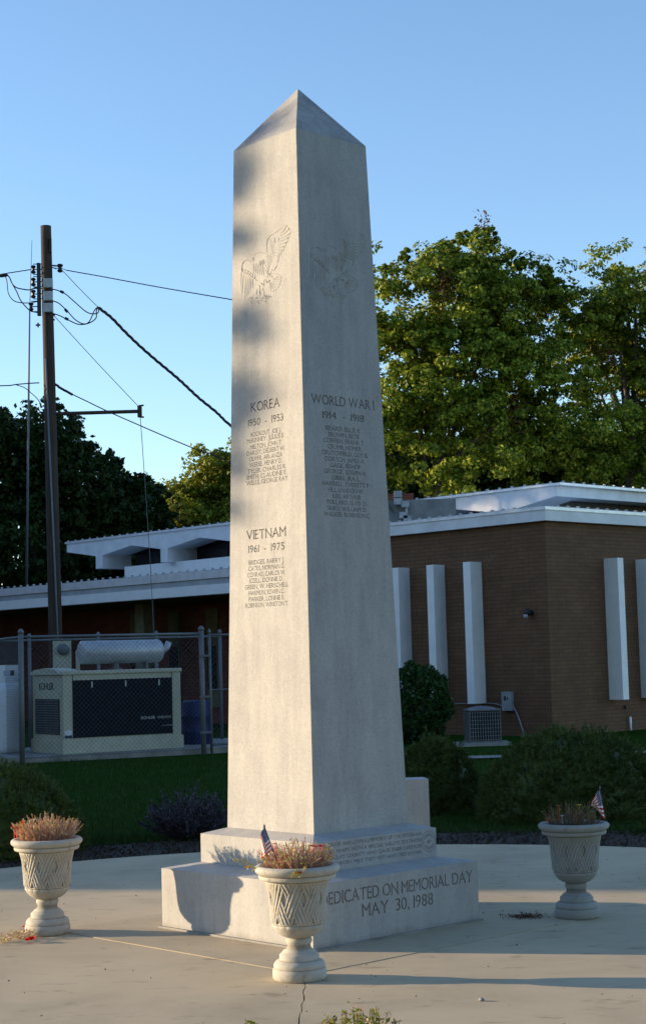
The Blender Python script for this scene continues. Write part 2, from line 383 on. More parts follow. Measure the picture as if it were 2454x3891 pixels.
# plaza: round slab cut by joints around a square inner slab
SQ = 1.16
PR = 4.55; PC = (0.10, 10.15)
def Mxy(a, b): p = MC + MU * a + MV * b; return (p[0], p[1])
g = 0.004
inner = [Mxy(-SQ + g, -SQ + g), Mxy(SQ - g, -SQ + g), Mxy(SQ - g, SQ - g), Mxy(-SQ + g, SQ - g)]
setting(sheet('inner_slab', inner, 0.0025, 'concrete_slab', 0.03))
corners = [(-1, -1), (1, -1), (1, 1), (-1, 1)]
jd = [np.array([-0.035, -1.0]), np.array([1.0, 0.05]), np.array([0.05, 1.0]), np.array([-1.0, -0.12])]   # joints run out from the corners
def hit(p, d):
    d = d / np.linalg.norm(d); q = np.array(p) - np.array(PC); bq = q @ d; t = -bq + math.sqrt(bq * bq - (q @ q - PR * PR)); return np.array(p) + d * t
for i in range(4):
    a = corners[i]; b = corners[(i + 1) % 4]
    pa = np.array(Mxy(a[0] * SQ, a[1] * SQ)); pb = np.array(Mxy(b[0] * SQ, b[1] * SQ))
    ea, eb = hit(pa, jd[i]), hit(pb, jd[(i + 1) % 4])
    ta = math.atan2(ea[1] - PC[1], ea[0] - PC[0]); tb = math.atan2(eb[1] - PC[1], eb[0] - PC[0])
    while tb < ta: tb += 2 * math.pi
    arc = [np.array([PC[0] + PR * math.cos(ta + (tb - ta) * k / 24), PC[1] + PR * math.sin(ta + (tb - ta) * k / 24)]) for k in range(25)]
    poly = [pa] + arc + [pb]
    cen = sum(poly) / len(poly)
    # shrink edges touching joints a little
    na = np.array([-jd[i][1], jd[i][0]]) / np.linalg.norm(jd[i]); nb = np.array([-jd[(i + 1) % 4][1], jd[(i + 1) % 4][0]]) / np.linalg.norm(jd[(i + 1) % 4])
    if (cen - pa) @ na < 0: na = -na
    if (cen - pb) @ nb < 0: nb = -nb
    # both slabs follow the same wandering joint line
    def joint(k, p0, p1, nrm, sgn_pts):
        w_ = random.Random(50 + k); amp = (0.014, 0.001, 0.001, 0.0015)[k]; gap = (0.0018, 0.003, 0.003, 0.004)[k]; m = 60; off = 0.0; out = []
        d_ = (p1 - p0) / np.linalg.norm(p1 - p0); base_n = np.array([-d_[1], d_[0]]); sg = 1 if base_n @ nrm > 0 else -1
        for j in range(m):
            off = off * 0.82 + w_.uniform(-1, 1) * amp * .55; fade = min(1, j / 4.0)
            out.append(p0 + (p1 - p0) * j / m + base_n * off * fade + nrm * (gap + w_.uniform(0, .0015)))
        return out
    j1 = joint(i, pa, arc[0], na, None)
    j2 = joint((i + 1) % 4, pb, arc[-1], nb, None)[::-1]
    arc[0] = arc[0] + na * 0.005
    setting(sheet('plaza_slab', [tuple(p) for p in (j1 + arc + j2)], 0.0, 'concrete', 0.03))
setting(sheet('joint_dirt', circle(PC, PR - 0.05), -0.012, 'dirt_or_shade'))
# far walk between lawn and building
setting(MB_w := sheet('concrete_path', [(-1.0, 27.0), (9.5, 27.3), (14, 26.2), (14, 26.9), (9.5, 28.0), (-1.0, 27.7)], -0.02, 'concrete_old'))

# ------------------------------------------------------------------ lettering: letter outlines cut out of a stone face
def text_contours(s):
    c = bpy.data.curves.new('t', 'FONT'); c.body = s; c.size = 1.0
    o = bpy.data.objects.new('t', c); COL.objects.link(o)
    dg = bpy.context.evaluated_depsgraph_get()
    cu = o.to_curve(dg, apply_modifiers=False)
    polys = []
    for sp in cu.splines:
        pts = []
        bp = sp.bezier_points
        n = len(bp)
        if n:
            for i in range(n):
                a, b = bp[i], bp[(i + 1) % n]
                pts.append((a.co.x, a.co.y))
                d = (b.co - a.co)
                if d.length < 1e-6: continue
                e1 = (a.handle_right - a.co).cross(d).length + (b.handle_left - b.co).cross(d).length
                if e1 > 1e-4:
                    for t in (0.25, 0.5, 0.75):
                        p = a.co * (1 - t) ** 3 + a.handle_right * 3 * t * (1 - t) ** 2 + b.handle_left * 3 * t * t * (1 - t) + b.co * t ** 3
                        pts.append((p.x, p.y))
        else: pts = [(p.co.x, p.co.y) for p in sp.points]
        polys.append(pts)
    o.to_curve_clear(); bpy.data.objects.remove(o); bpy.data.curves.remove(c)
    return polys
CAP = max(p[1] for c in text_contours('H') for p in c)
def serif(pts, k=0.026, t=0.030):
    n = len(pts); out = []
    for i in range(n):
        p0, p, q = pts[i - 1], pts[i], pts[(i + 1) % n]
        def short(a, b): return abs(a[1] - b[1]) < 0.004 and 0.05 < abs(a[0] - b[0]) < 0.17 and (abs(a[1]) < 0.012 or abs(a[1] - CAP) < 0.012)
        fo, ba = short(p, q), short(p0, p)
        if fo and not ba:
            dx = -1 if q[0] > p[0] else 1; iy = 1 if abs(p[1]) < 0.1 else -1
            out += [(p[0], p[1] + iy * t * 1.6), (p[0] + dx * k, p[1] + iy * t * 0.6), (p[0] + dx * k, p[1])]
        elif ba and not fo:
            dx = -1 if p0[0] > p[0] else 1; iy = 1 if abs(p[1]) < 0.1 else -1
            out += [(p[0] + dx * k, p[1]), (p[0] + dx * k, p[1] + iy * t * 0.6), (p[0], p[1] + iy * t * 1.6)]
        else: out.append(p)
    return out
_gl = {}
def text_row(s):
    """glyphs set one by one with a little air, so no two outlines touch"""
    x = 0.0; out = []
    for ch in s:
        if ch == ' ': x += 0.26; continue
        if ch not in _gl:
            c = text_contours(ch); lo = min(p[0] for k in c for p in k); hi = max(p[0] for k in c for p in k); _gl[ch] = ([[(p[0] - lo, p[1]) for p in k] for k in c], hi - lo)
        c, w = _gl[ch]
        out += [[(p[0] + x, p[1]) for p in k] for k in c]; x += w + 0.085
    return out
def fit_text(s, x0, x1, y, h, use_serif=True):
    cs = text_row(s); xs = [p[0] for c in cs for p in c]; a, b = min(xs), max(xs)
    if use_serif: cs = [serif(c) for c in cs]
    return [[(x0 + (p[0] - a) / (b - a) * (x1 - x0), y + p[1] / CAP * h) for p in c] for c in cs]
def ribbon(pts, w):
    """closed contour round a polyline, pointed at the ends"""
    P = [np.array(p, float) for p in pts]; L = []; R = []
    for i in range(1, len(P) - 1):
        t = P[i + 1] - P[i - 1]; t = t / (np.linalg.norm(t) + 1e-9); nn = np.array([-t[1], t[0]]) * w / 2
        L.append(tuple(P[i] + nn)); R.append(tuple(P[i] - nn))
    if not L:
        t = P[1] - P[0]; t = t / (np.linalg.norm(t) + 1e-9); nn = np.array([-t[1], t[0]]) * w / 2; m = (P[0] + P[1]) / 2
        L = [tuple(m + nn)]; R = [tuple(m - nn)]
    return [tuple(P[0])] + L + [tuple(P[-1])] + R[::-1]
def area_ok(outer, holes, me, depth):
    def sh(c): return sum(c[i - 1][0] * c[i][1] - c[i][0] * c[i - 1][1] for i in range(len(c))) / 2
    want = abs(sh(outer)) - abs(sum(sh(h) for h in holes)); got = sum(p.area for p in me.polygons if abs(p.normal.z) > .9) / 2
    return abs(got - want) < 0.02 * abs(sh(outer)) or abs(got - want) < 0.25 * abs(sum(sh(h) for h in holes)) + 1e-6
def plate(outer, holes, depth, org, ex, ey, ez, name='plate'):
    """cut the face into horizontal bands, one per row of writing"""
    ys = sorted([(min(p[1] for p in h), max(p[1] for p in h), h) for h in holes], key=lambda q: q[0])
    (xa, ya), (xb, _), (xc, yc), (xd, _) = outer
    rows = []
    for lo, hi, h in ys:
        if rows and lo < rows[-1][1] - 1e-5: rows[-1][1] = max(rows[-1][1], hi); rows[-1][2].append(h)
        else: rows.append([lo, hi, [h]])
    cuts = [ya] + [(rows[i][1] + rows[i + 1][0]) / 2 for i in range(len(rows) - 1)] + [yc]
    if not rows: rows = [[0, 0, []]]; cuts = [ya, yc]
    V = []; F = []
    xl = lambda y: xa + (xd - xa) * (y - ya) / (yc - ya); xr = lambda y: xb + (xc - xb) * (y - ya) / (yc - ya)
    for i, rw in enumerate(rows):
        b, t = cuts[i], cuts[i + 1]; o_ = [(xl(b), b), (xr(b), b), (xr(t), t), (xl(t), t)]
        v, f = plate1(o_, rw[2], depth, org, ex, ey, ez, name); k = len(V); V += v; F += [tuple(j + k for j in q) for q in f]
    return V, F
def plate1(outer, holes, depth, org, ex, ey, ez, name='plate'):
    """stone face with holes: returns vertices and faces in world space"""
    cu = bpy.data.curves.new(name, 'CURVE'); cu.dimensions = '2D'; cu.fill_mode = 'BOTH'; cu.extrude = depth / 2
    for c in [outer] + holes:
        sp = cu.splines.new('POLY'); sp.points.add(len(c) - 1)
        for i, p in enumerate(c): sp.points[i].co = (p[0], p[1], 0, 1)
        sp.use_cyclic_u = True
    o = bpy.data.objects.new(name, cu); COL.objects.link(o)
    dg = bpy.context.evaluated_depsgraph_get(); ev = o.evaluated_get(dg); me = ev.to_mesh()
    if not area_ok(outer, holes, me, depth): print('PLATE AREA MISMATCH', outer[0], len(holes))
    org, ex, ey, ez = map(lambda a: np.array(a, float), (org, ex, ey, ez))
    vs = [tuple(org + ex * v.co.x + ey * v.co.y + ez * (v.co.z - depth / 2)) for v in me.vertices]
    fs = [tuple(p.vertices) for p in me.polygons]
    ev.to_mesh_clear(); bpy.data.objects.remove(o); bpy.data.curves.remove(cu)
    return vs, fs

# ------------------------------------------------------------------ the obelisk
BH, QH, SH, AH = 0.394, 0.204, 4.242, 0.391
B_, Q_, S0, S1 = 0.682, 0.509, 0.391, 0.296
WASH = 0.033
obel = thing('obelisk', (MC[0], MC[1], 0), 'tall pale granite obelisk engraved with war names, on two stepped blocks', 'monument', rz=YAW)
ZS = BH + QH
def tier(mb, hw, z0, z1, wash, inner, n=4):
    c = 0.006
    lv = [(hw, z0), (hw, z1 - wash - c), (hw - c, z1 - wash), (inner, z1), ]
    vs = []
    for h, z in lv: vs += [(-h, -h, z), (h, -h, z), (h, h, z), (-h, h, z)]
    fs = [(0, 3, 2, 1)] + [(i * 4 + k, i * 4 + (k + 1) % 4, i * 4 + 4 + (k + 1) % 4, i * 4 + 4 + k) for i in range(len(lv) - 1) for k in range(4)]
    t = (len(lv) - 1) * 4; fs.append((t, t + 1, t + 2, t + 3)); mb.add(vs, fs)
DEP = 0.006
Z = np.array([0, 0, 1.0]); LU, LV = np.array([1.0, 0, 0]), np.array([0, 1.0, 0])
def face_px(n, p, orig, ex, ey):
    """pixel -> (s, t) on a face given in world space"""
    def f(x, y):
        q = onplane(x, y, n, p) - orig; return (q @ ex, q @ ey)
    return f
def carved(parent, hw0, hw1, z0, z1, left_holes, right_holes, extra_z=0.0, dirt_or_shade='granite_cut', name='body', capfn=None, mat='granite'):
    """block with two visible faces (x=-hw, y=-hw) carved; taper from hw0 to hw1"""
    mb = MB(); ins = DEP + 0.001
    a, b = hw0, hw1
    vs = [(-a + ins, -a + ins, z0), (a, -a + ins, z0), (a, a, z0), (-a + ins, a, z0), (-b + ins, -b + ins, z1), (b, -b + ins, z1), (b, b, z1), (-b + ins, b, z1)]
    mb.add(vs, [(0, 3, 2, 1), (4, 5, 6, 7), (1, 2, 6, 5), (2, 3, 7, 6)])
    tl = math.hypot(hw0 - hw1, z1 - z0); dz = (z1 - z0) / tl; dx = (hw0 - hw1) / tl
    # right face (normal -y)
    o1 = np.array([0, -a, z0]); ex1 = LU; ey1 = np.array([0, dx, dz]); ez1 = np.array([0, -dz, dx])
    v1, f1 = plate([(-a, 0), (a, 0), (b, tl), (-b, tl)], right_holes, DEP, o1, ex1, ey1, ez1)
    mb.add(v1, f1)
    # left face (normal -x); s runs toward the front corner
    o2 = np.array([-a, 0, z0]); ex2 = -LV; ey2 = np.array([dx, 0, dz]); ez2 = np.array([-dz, 0, dx])
    v2, f2 = plate([(-a, 0), (a, 0), (b, tl), (-b, tl)], left_holes, DEP, o2, ex2, ey2, ez2)
    mb.add(v2, f2)
    body = mb.build(name, mat, parent)
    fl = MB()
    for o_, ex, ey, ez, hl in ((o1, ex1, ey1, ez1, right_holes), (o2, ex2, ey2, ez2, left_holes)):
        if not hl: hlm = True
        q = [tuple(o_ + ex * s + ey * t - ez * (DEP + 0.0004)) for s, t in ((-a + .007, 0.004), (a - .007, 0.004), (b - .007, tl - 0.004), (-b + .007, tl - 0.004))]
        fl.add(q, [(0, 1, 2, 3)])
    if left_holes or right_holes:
        fl.build('inscription', dirt_or_shade, body)
    return body
def w2l(v):  # world -> monument axes
    v = np.array(v, float) - MC; return np.array([v @ MU, v @ MV, v[2]])
def facefn(hw0, hw1, z0, z1, side):
    tl = math.hypot(hw0 - hw1, z1 - z0); dz = (z1 - z0) / tl; dx = (hw0 - hw1) / tl
    if side == 'R': o_ = np.array([0, -hw0, z0]); ex = LU; ey = np.array([0, dx, dz]); ez = np.array([0, -dz, dx])
    else: o_ = np.array([-hw0, 0, z0]); ex = -LV; ey = np.array([dx, 0, dz]); ez = np.array([-dz, 0, dx])
    tow = lambda q: MU * q[0] + MV * q[1] + Z * q[2]
    O_, EX, EY, EZ = MC + tow(o_), tow(ex), tow(ey), tow(ez)
    return face_px(EZ, O_, O_, EX, EY)
Lf = facefn(S0, S1, ZS, ZS + SH, 'L'); Rf = facefn(S0, S1, ZS, ZS + SH, 'R')
z8 = lambda x, y: (850 + x * 0.4279, 1450 + y * 0.4279)
def lines(fn, zz, rows):
    out = []
    for txt, l, r, h in rows:
        a = fn(*zz(*l)); b = fn(*zz(*r)); m = fn(*zz((l[0] + r[0]) / 2, (l[1] + r[1]) / 2)); up = fn(*zz((l[0] + r[0]) / 2, (l[1] + r[1]) / 2 - h))
        out += fit_text(txt, a[0], b[0], m[1], up[1] - m[1])
    return out
left_rows = [('KOREA', (243, 270), (497, 222), 84), ('1950  -  1953', (218, 390), (530, 352), 62),
    ('BOOKOUT, JOE J.', (240, 490), (508, 447), 40), ('McKINNEY, JULIUS E.', (208, 545), (538, 497), 40), ('MELTON, JOHN T.', (235, 600), (518, 557), 40),
    ('OAKLEY, DELBERT W.', (203, 656), (545, 608), 40), ('OLIVER, ARLANZA', (228, 708), (520, 665), 40), ('WEESE, HENRY D.', (230, 762), (522, 718), 40),
    ('TYLER, CHARLES R.', (213, 816), (556, 772), 40), ('SMITH, CLAUDINE E.', (202, 869), (560, 825), 40), ('WELLS, GEORGE RAY', (203, 922), (568, 875), 40),
    ('VIETNAM', (205, 1408), (552, 1370), 84), ('1961  -  1975', (220, 1522), (540, 1490), 64),
    ('BRIDGES, BARRY J.', (222, 1630), (538, 1600), 40), ('CATES, NORMAN G.', (220, 1684), (540, 1655), 40), ('CONRAD, CARLOS W.', (212, 1738), (548, 1712), 40),
    ('EZELL, DONNIE D.', (232, 1792), (525, 1767), 40), ('GREEN, W. HERSCHELL', (190, 1848), (572, 1820), 40), ('HARMON, EDWIN C.', (222, 1903), (540, 1876), 40),
    ('PARKER, LONNIE E.', (224, 1957), (540, 1933), 40), ('ROBINSON, WINSTON T.', (192, 2012), (575, 1988), 40)]
right_rows = [('WORLD WAR I', (780, 196), (1335, 245), 84), ('1914  -  1918', (878, 325), (1245, 355), 60)]
_n = ['BEARD, ELLIS R.', 'BROWN, BETIE', 'COFFEEN, FRANK T.', 'CRUMB, HOMER', 'CRUTCHFIELD, GUY B.', 'DORTCH, JAMES A.', 'GAGE, BISHOP', 'GEORGE, JOSEPH H.',
      'GIBBS, IRA L.', 'HARRELL, EVERETT P.', 'HILL, LANDON W.', 'KEE, ARTHUR', 'POLLARD, ELVIS O.', 'SINKS, WILLIAM D.', 'WALKER, ROBINSON C.']
_x = [(908, 1218), (930, 1205), (888, 1250), (925, 1222), (872, 1282), (900, 1252), (945, 1215), (893, 1265), (960, 1215), (878, 1298), (930, 1245), (968, 1220), (918, 1270), (920, 1270), (890, 1302)]
for k, (t_, (a_, b_)) in enumerate(zip(_n, _x)):
    yb = 443 + k * (1204 - 443) / 14; right_rows.append((t_, (a_, yb - 9), (b_, yb + 9), 39))
LH = lines(Lf, z8, left_rows); RH = lines(Rf, z8, right_rows)
# spread-winged eagle, as carved grooves (traced on the left face, repeated on the right)
def eagle():
    st = []
    st.append([(375, 378), (386, 340), (382, 290), (400, 238), (440, 203), (500, 166), (552, 120)])
    outer = [(562, 122), (582, 150), (600, 184), (588, 222), (578, 262), (556, 305), (538, 342), (518, 372), (492, 398)]
    inner = [(500, 208), (500, 228), (498, 250), (490, 272), (480, 298), (470, 322), (460, 346), (448, 368), (436, 392)]
    for (a, b), (c, d) in zip(inner, outer):
        st.append([(a, b), ((a + c) / 2 + 6, (b + d) / 2 + 6), (c, d)])
    for i in range(8):
        c, d = outer[i]; e, f = outer[i + 1]; st.append([(c + 1, d + 3), ((c + e) / 2 - 12, (d + f) / 2 + 2), (e - 1, f - 3)])
    for i in range(11):
        y = 250 + i * 17; x = 408 + i * 1.0 - max(0, i - 6) * 6
        st.append([(x, y), (x + 22, y + 22), (x + 44 - i, y + 30)])
    for i in range(8):
        y = 400 + i * 19; x = 372 - i * 3
        st.append([(x + 4, y - 20), (x + 34, y + 10), (x + 60 - i * 3, y + 44 - i)])
    st += [[(488, 400), (484, 440), (478, 468)], [(476, 472), (462, 505), (440, 540)], [(455, 232), (452, 262), (462, 290)], [(490, 236), (488, 258), (480, 268)]]
    st += [[(162, 762), (155, 660), (157, 560), (165, 480), (185, 445), (215, 432), (250, 452)], [(172, 470), (195, 440), (225, 445), (245, 462)]]
    for x0, y0, x1, y1 in ((178, 560, 168, 735), (196, 588, 192, 795), (214, 592, 210, 765), (232, 585, 226, 748), (248, 578, 240, 715), (262, 600, 258, 690)):
        st.append([(x0, y0), ((x0 + x1) / 2 - 3, (y0 + y1) / 2), (x1, y1)])
    for i in range(6):
        x = 172 + i * 22; y = 500 + i * 13; st.append([(x, y), (x - 4, y + 34), (x + 12, y + 58)])
    st += [[(168, 520), (200, 525), (232, 548), (262, 568), (300, 592)], [(172, 548), (205, 556), (240, 576), (285, 612), (305, 622)]]
    st += [[(268, 402), (285, 380), (312, 370), (345, 372), (372, 378)], [(252, 452), (258, 425), (268, 412), (272, 430)], [(262, 428), (270, 440), (262, 452)]]
    for i in range(6):
        x = 262 + i * 17; st.append([(x, 462 + i), (x + 3, 510), (x + 10, 560 + i * 4)])
    for i in range(5):
        st.append([(318 + i * 10, 440 - i * 3), (322 + i * 10, 488 - i * 3)])
    for i in range(4):
        st.append([(314, 450 + i * 11), (366, 436 + i * 11)])
    r2 = random.Random(5)
    for i in range(34):
        x = 315 + r2.random() * 115; y = 700 - (x - 315) * 1.25 + r2.uniform(-45, 30); st.append([(x, y), (x + 5, y + 17)])
    tail = [(505, 575), (502, 605), (496, 635), (484, 662), (466, 688), (444, 706), (420, 718)]
    for (c, d) in tail: st.append([(408 + (c - 408) * 0.25, 612 + (d - 612) * 0.25), ((408 + c) / 2, (612 + d) / 2 + 4), (c, d)])
    for i in range(6):
        (a, b), (c, d) = tail[i], tail[i + 1]; st.append([(a + 3, b + 3), ((a + c) / 2 + 9, (b + d) / 2 + 7), (c + 4, d)])
    st += [[(430, 556), (470, 562), (505, 572)], [(300, 690), (292, 730), (300, 755)], [(322, 700), (326, 740), (318, 765)], [(352, 700), (360, 738), (356, 760)]]
    st += [[(212, 778), (240, 790), (280, 800), (330, 796), (372, 784), (412, 788)], [(216, 788), (245, 806), (285, 812), (330, 808), (376, 798)]]
    for cx, cy in ((258, 812), (318, 810), (388, 804)):
        st.append([(cx + 13 * math.cos(q), cy + 16 * math.sin(q)) for q in np.linspace(0.3, 5.6, 9)])
    for i in range(12):
        x = 232 + i * 15; st.append([(x, 786), (x + 7 - (i % 3) * 7, 760 + (i % 4) * 5)])
    for i in range(6):
        x = 360 + i * 10; st.append([(x, 775), (x + 14, 740 + i * 3)])
    return st
z7 = lambda x, y: (850 + x * 0.4279, 800 + y * 0.4279)
EG = [[Lf(*z7(*p)) for p in s] for s in eagle()]
ecx = np.mean([p[0] for s in EG for p in s])

# the right face carries the same eagle, nearly centred
rc = Rf(*z7(1010, 500))
ecy = np.mean([p[1] for s in EG for p in s]); exr = max(p[0] for s in EG for p in s) - min(p[0] for s in EG for p in s)
top = Rf(*z7(1230, 195)); bot = Rf(*z7(1060, 805)); lt = Rf(*z7(770, 420)); rt = Rf(*z7(1268, 290))
x0, x1 = min(p[0] for s in EG for p in s), max(p[0] for s in EG for p in s); y0, y1 = min(p[1] for s in EG for p in s), max(p[1] for s in EG for p in s)
EGR = [[(lt[0] + (p[0] - x0) / (x1 - x0) * (rt[0] - lt[0]), bot[1] + (p[1] - y0) / (y1 - y0) * (top[1] - bot[1])) for p in s] for s in EG]

shaft = carved(obel, S0, S1, ZS, ZS + SH, LH, RH, name='shaft')
def grooves(parent, strokes, side, w, h):
    """the eagle's carved lines, as fine raised arrises on the face"""
    tl = math.hypot(S0 - S1, SH); dz = SH / tl; dx = (S0 - S1) / tl
    if side == 'R': o_, ex, ey, ez = np.array([0, -S0, ZS]), LU, np.array([0, dx, dz]), np.array([0, -dz, dx])
    else: o_, ex, ey, ez = np.array([-S0, 0, ZS]), -LV, np.array([dx, 0, dz]), np.array([-dz, 0, dx])
    mb = MB()
    for s in strokes:
        P = [np.array(p, float) for p in s]
        # refine
        Q = [np.array(v[:2]) for v in smooth_path([(p[0], p[1], 0) for p in P], 4)]
        n = len(Q); vs = []
        for i, p in enumerate(Q):
            t = Q[min(i + 1, n - 1)] - Q[max(i - 1, 0)]; t = t / (np.linalg.norm(t) + 1e-9); nn = np.array([-t[1], t[0]]); k = math.sin(math.pi * (0.08 + 0.84 * i / (n - 1)))
            for a_, b_ in ((-w / 2 * k, 0.0), (0, h * k), (w / 2 * k, 0.0)):
                q = p + nn * a_; vs.append(tuple(o_ + ex * q[0] + ey * q[1] + ez * b_))
        mb.add(vs, [f for i in range(n - 1) for f in ((i * 3, i * 3 + 1, i * 3 + 4, i * 3 + 3), (i * 3 + 1, i * 3 + 2, i * 3 + 5, i * 3 + 4))])
    return mb.build('carved_eagle', 'granite_line', parent)
grooves(shaft, EG, 'L', 0.0065, 0.0026); grooves(shaft, EGR, 'R', 0.0065, 0.003)
mb = MB(); a = S1; z = ZS + SH
mb.add([(-a, -a, z), (a, -a, z), (a, a, z), (-a, a, z), (0, 0, z + AH)], [(0, 1, 4), (1, 2, 4), (2, 3, 4), (3, 0, 4), (0, 3, 2, 1)])
mb.build('pyramid_cap', 'granite_cap', obel)
# plinth with dedication and round seal
Pf = facefn(Q_, Q_, BH, BH + QH - WASH, 'R')
zp = lambda x, y: (1200 + x * 0.4279, 3050 + y * 0.4279)
prow = []
hs = []
for i, t_ in enumerate(('IN HONOR AND LOVING MEMORY OF THE VETERANS', 'OF ALL WARS WITH A SPECIAL SALUTE TO THOSE', 'FROM CLAY COUNTY WHO GAVE THEIR LIVES FOR', 'OUR COUNTRY. MAY THEY NOT HAVE DIED IN VAIN')):
    e = Pf(*zp(938, (291, 347, 401, 455)[i])); hs += fit_text(t_, -Q_ + 0.055, e[0], e[1], 0.021, True)
cc = Pf(*zp(1003, 345))
def arc(r, a0, a1, n=24): return [(cc[0] + r * math.cos(a0 + (a1 - a0) * k / n), cc[1] + r * math.sin(a0 + (a1 - a0) * k / n)) for k in range(n + 1)]
for r in (0.064, 0.046):
    hs.append(arc(r, 0, 2 * math.pi, 40)[:-1]); hs.append(arc(r - 0.003, 0, 2 * math.pi, 40)[:-1])
for k in range(26):
    q = 2 * math.pi * k / 26; hs.append(ribbon([(cc[0] + 0.049 * math.cos(q), cc[1] + 0.049 * math.sin(q)), (cc[0] + 0.058 * math.cos(q + 0.04), cc[1] + 0.058 * math.sin(q + 0.04))], 0.004))
for k in range(7):
    hs.append(ribbon([(cc[0] - 0.024 + k * 0.008, cc[1] + 0.018 - abs(k - 3) * 0.004), (cc[0] - 0.02 + k * 0.0065, cc[1] - 0.002), (cc[0] - 0.014 + k * 0.0045, cc[1] - 0.024 + abs(k - 3) * 0.004)], 0.0034))
hs.append(ribbon(arc(0.036, 0.4, 2.7, 8), 0.004)); hs.append(ribbon(arc(0.036, 3.6, 5.8, 8), 0.004))
plinth = carved(obel, Q_, Q_, BH, BH + QH - WASH, [], hs, name='plinth')
mb = MB()
def washtop(mb, hw, z, inner, w):
    mb.add([(-hw, -hw, z), (hw, -hw, z), (hw, hw, z), (-hw, hw, z), (-inner, -inner, z + w), (inner, -inner, z + w), (inner, inner, z + w), (-inner, inner, z + w)],
           [(0, 1, 5, 4), (1, 2, 6, 5), (2, 3, 7, 6), (3, 0, 4, 7), (4, 5, 6, 7)])
washtop(mb, Q_, BH + QH - WASH + 0.0003, S0, WASH - 0.0006); mb.build('plinth_top', 'granite', plinth)
Bf = facefn(B_, B_, 0, BH - WASH, 'R')
a1 = Bf(*zp(1388, 700)); h1 = Bf(*zp(1250, 623))[1] - Bf(*zp(1250, 728))[1]; b1 = Bf(*zp(740, 812))
hs = fit_text('DEDICATED ON MEMORIAL DAY', -0.62, a1[0], b1[1], h1)
a2 = Bf(*zp(412, 1018)); a3 = Bf(*zp(1042, 902)); m2 = Bf(*zp(730, 962))
hs += fit_text('MAY  30, 1988', a2[0], a3[0], m2[1], h1)
base = carved(obel, B_, B_, 0, BH - WASH, [], hs, name='base')
mb = MB(); washtop(mb, B_, BH - WASH + 0.0003, Q_, WASH - 0.0006); mb.build('base_top', 'granite', base)
# mortar bed under the base
mb = MB(); mb.box(-B_ - 0.02, B_ + 0.02, -B_ - 0.02, B_ + 0.02, 0.0, 0.014, bev=0.004); mb.build('mortar_bed', 'concrete_old', obel)

# second stone standing behind the obelisk
p = atY(1623, 2962, 12.35); w_ = 0.30
st = thing('granite_tablet', (p[0] - w_ * math.cos(0.3), p[1], 0), 'plain upright granite tablet half hidden behind the obelisk', 'tablet', rz=0.10)
mb = MB(); mb.box(-0.32, 0.30, -0.0, 0.22, 0.12, p[2] , bev=0.008); mb.build('slab', 'granite', st)
mb = MB(); mb.box(-0.36, 0.30, -0.04, 0.26, 0.0, 0.12, bev=0.008); mb.build('footing', 'granite', st)

# ------------------------------------------------------------------ urns
URN = [(0.128, 0.0), (0.136, 0.012), (0.137, 0.04), (0.134, 0.055), (0.127, 0.060), (0.131, 0.066), (0.130, 0.078), (0.120, 0.092), (0.103, 0.098), (0.101, 0.104), (0.101, 0.122), (0.090, 0.134), (0.083, 0.137),
       (0.082, 0.143), (0.066, 0.150), (0.060, 0.162), (0.059, 0.174), (0.063, 0.180), (0.067, 0.186), (0.068, 0.196), (0.064, 0.205), (0.060, 0.209),
       (0.072, 0.213), (0.090, 0.221), (0.108, 0.234), (0.122, 0.250), (0.1285, 0.261), (0.131, 0.268), (0.131, 0.275), (0.128, 0.279)]
_wall = [(0.1335, 0.281), (0.137, 0.30), (0.139, 0.34), (0.141, 0.38), (0.1445, 0.42), (0.150, 0.455), (0.158, 0.482), (0.166, 0.497)]
def wall_r(z):
    return float(np.interp(z, [q[1] for q in _wall], [q[0] for q in _wall]))
for k in range(1, 96): zz = 0.279 + (0.497 - 0.279) * k / 96; URN.append((wall_r(max(zz, 0.281)), zz))
URN += [(0.168, 0.499), (0.186, 0.501), (0.194, 0.505), (0.197, 0.513), (0.196, 0.522), (0.195, 0.526), (0.203, 0.532), (0.213, 0.541), (0.2165, 0.552), (0.214, 0.562), (0.205, 0.570), (0.190, 0.572), (0.178, 0.568), (0.172, 0.558), (0.171, 0.540)]
def weave(q, z):
    if z > 0.262 and z < 0.281:     # row of lobes under the wall
        return 0.004 * abs(math.sin(q * 9)) * math.sin(math.pi * (z - 0.262) / 0.019)
    if z < 0.283 or z > 0.495: return 0.0
    env = min(1.0, (z - 0.283) / 0.01, (0.495 - z) / 0.012)
    n = 9; vz = (z - 0.283) / 0.16
    a = q * n / (2 * math.pi) + vz * 0.62; b = q * n / (2 * math.pi) - vz * 0.62
    fa, fb = a - math.floor(a), b - math.floor(b)
    ia, ib = math.floor(a), math.floor(b)
    ba, bb = abs(fa - 0.5) < 0.36, abs(fb - 0.5) < 0.36
    over_a = ((ia + ib) % 2 == 0)
    ra = (1 - ((fa - 0.5) / 0.40) ** 2); rb = (1 - ((fb - 0.5) / 0.40) ** 2)
    rida = 0.0020 * math.cos(fa * 2 * math.pi * 5); ridb = 0.0020 * math.cos(fb * 2 * math.pi * 5)
    if ba and (over_a or not bb): h = 0.0035 * ra + rida
    elif bb: h = 0.0035 * rb + ridb
    else: h = -0.006
    if ba and bb: h += 0.0012
    return h * env
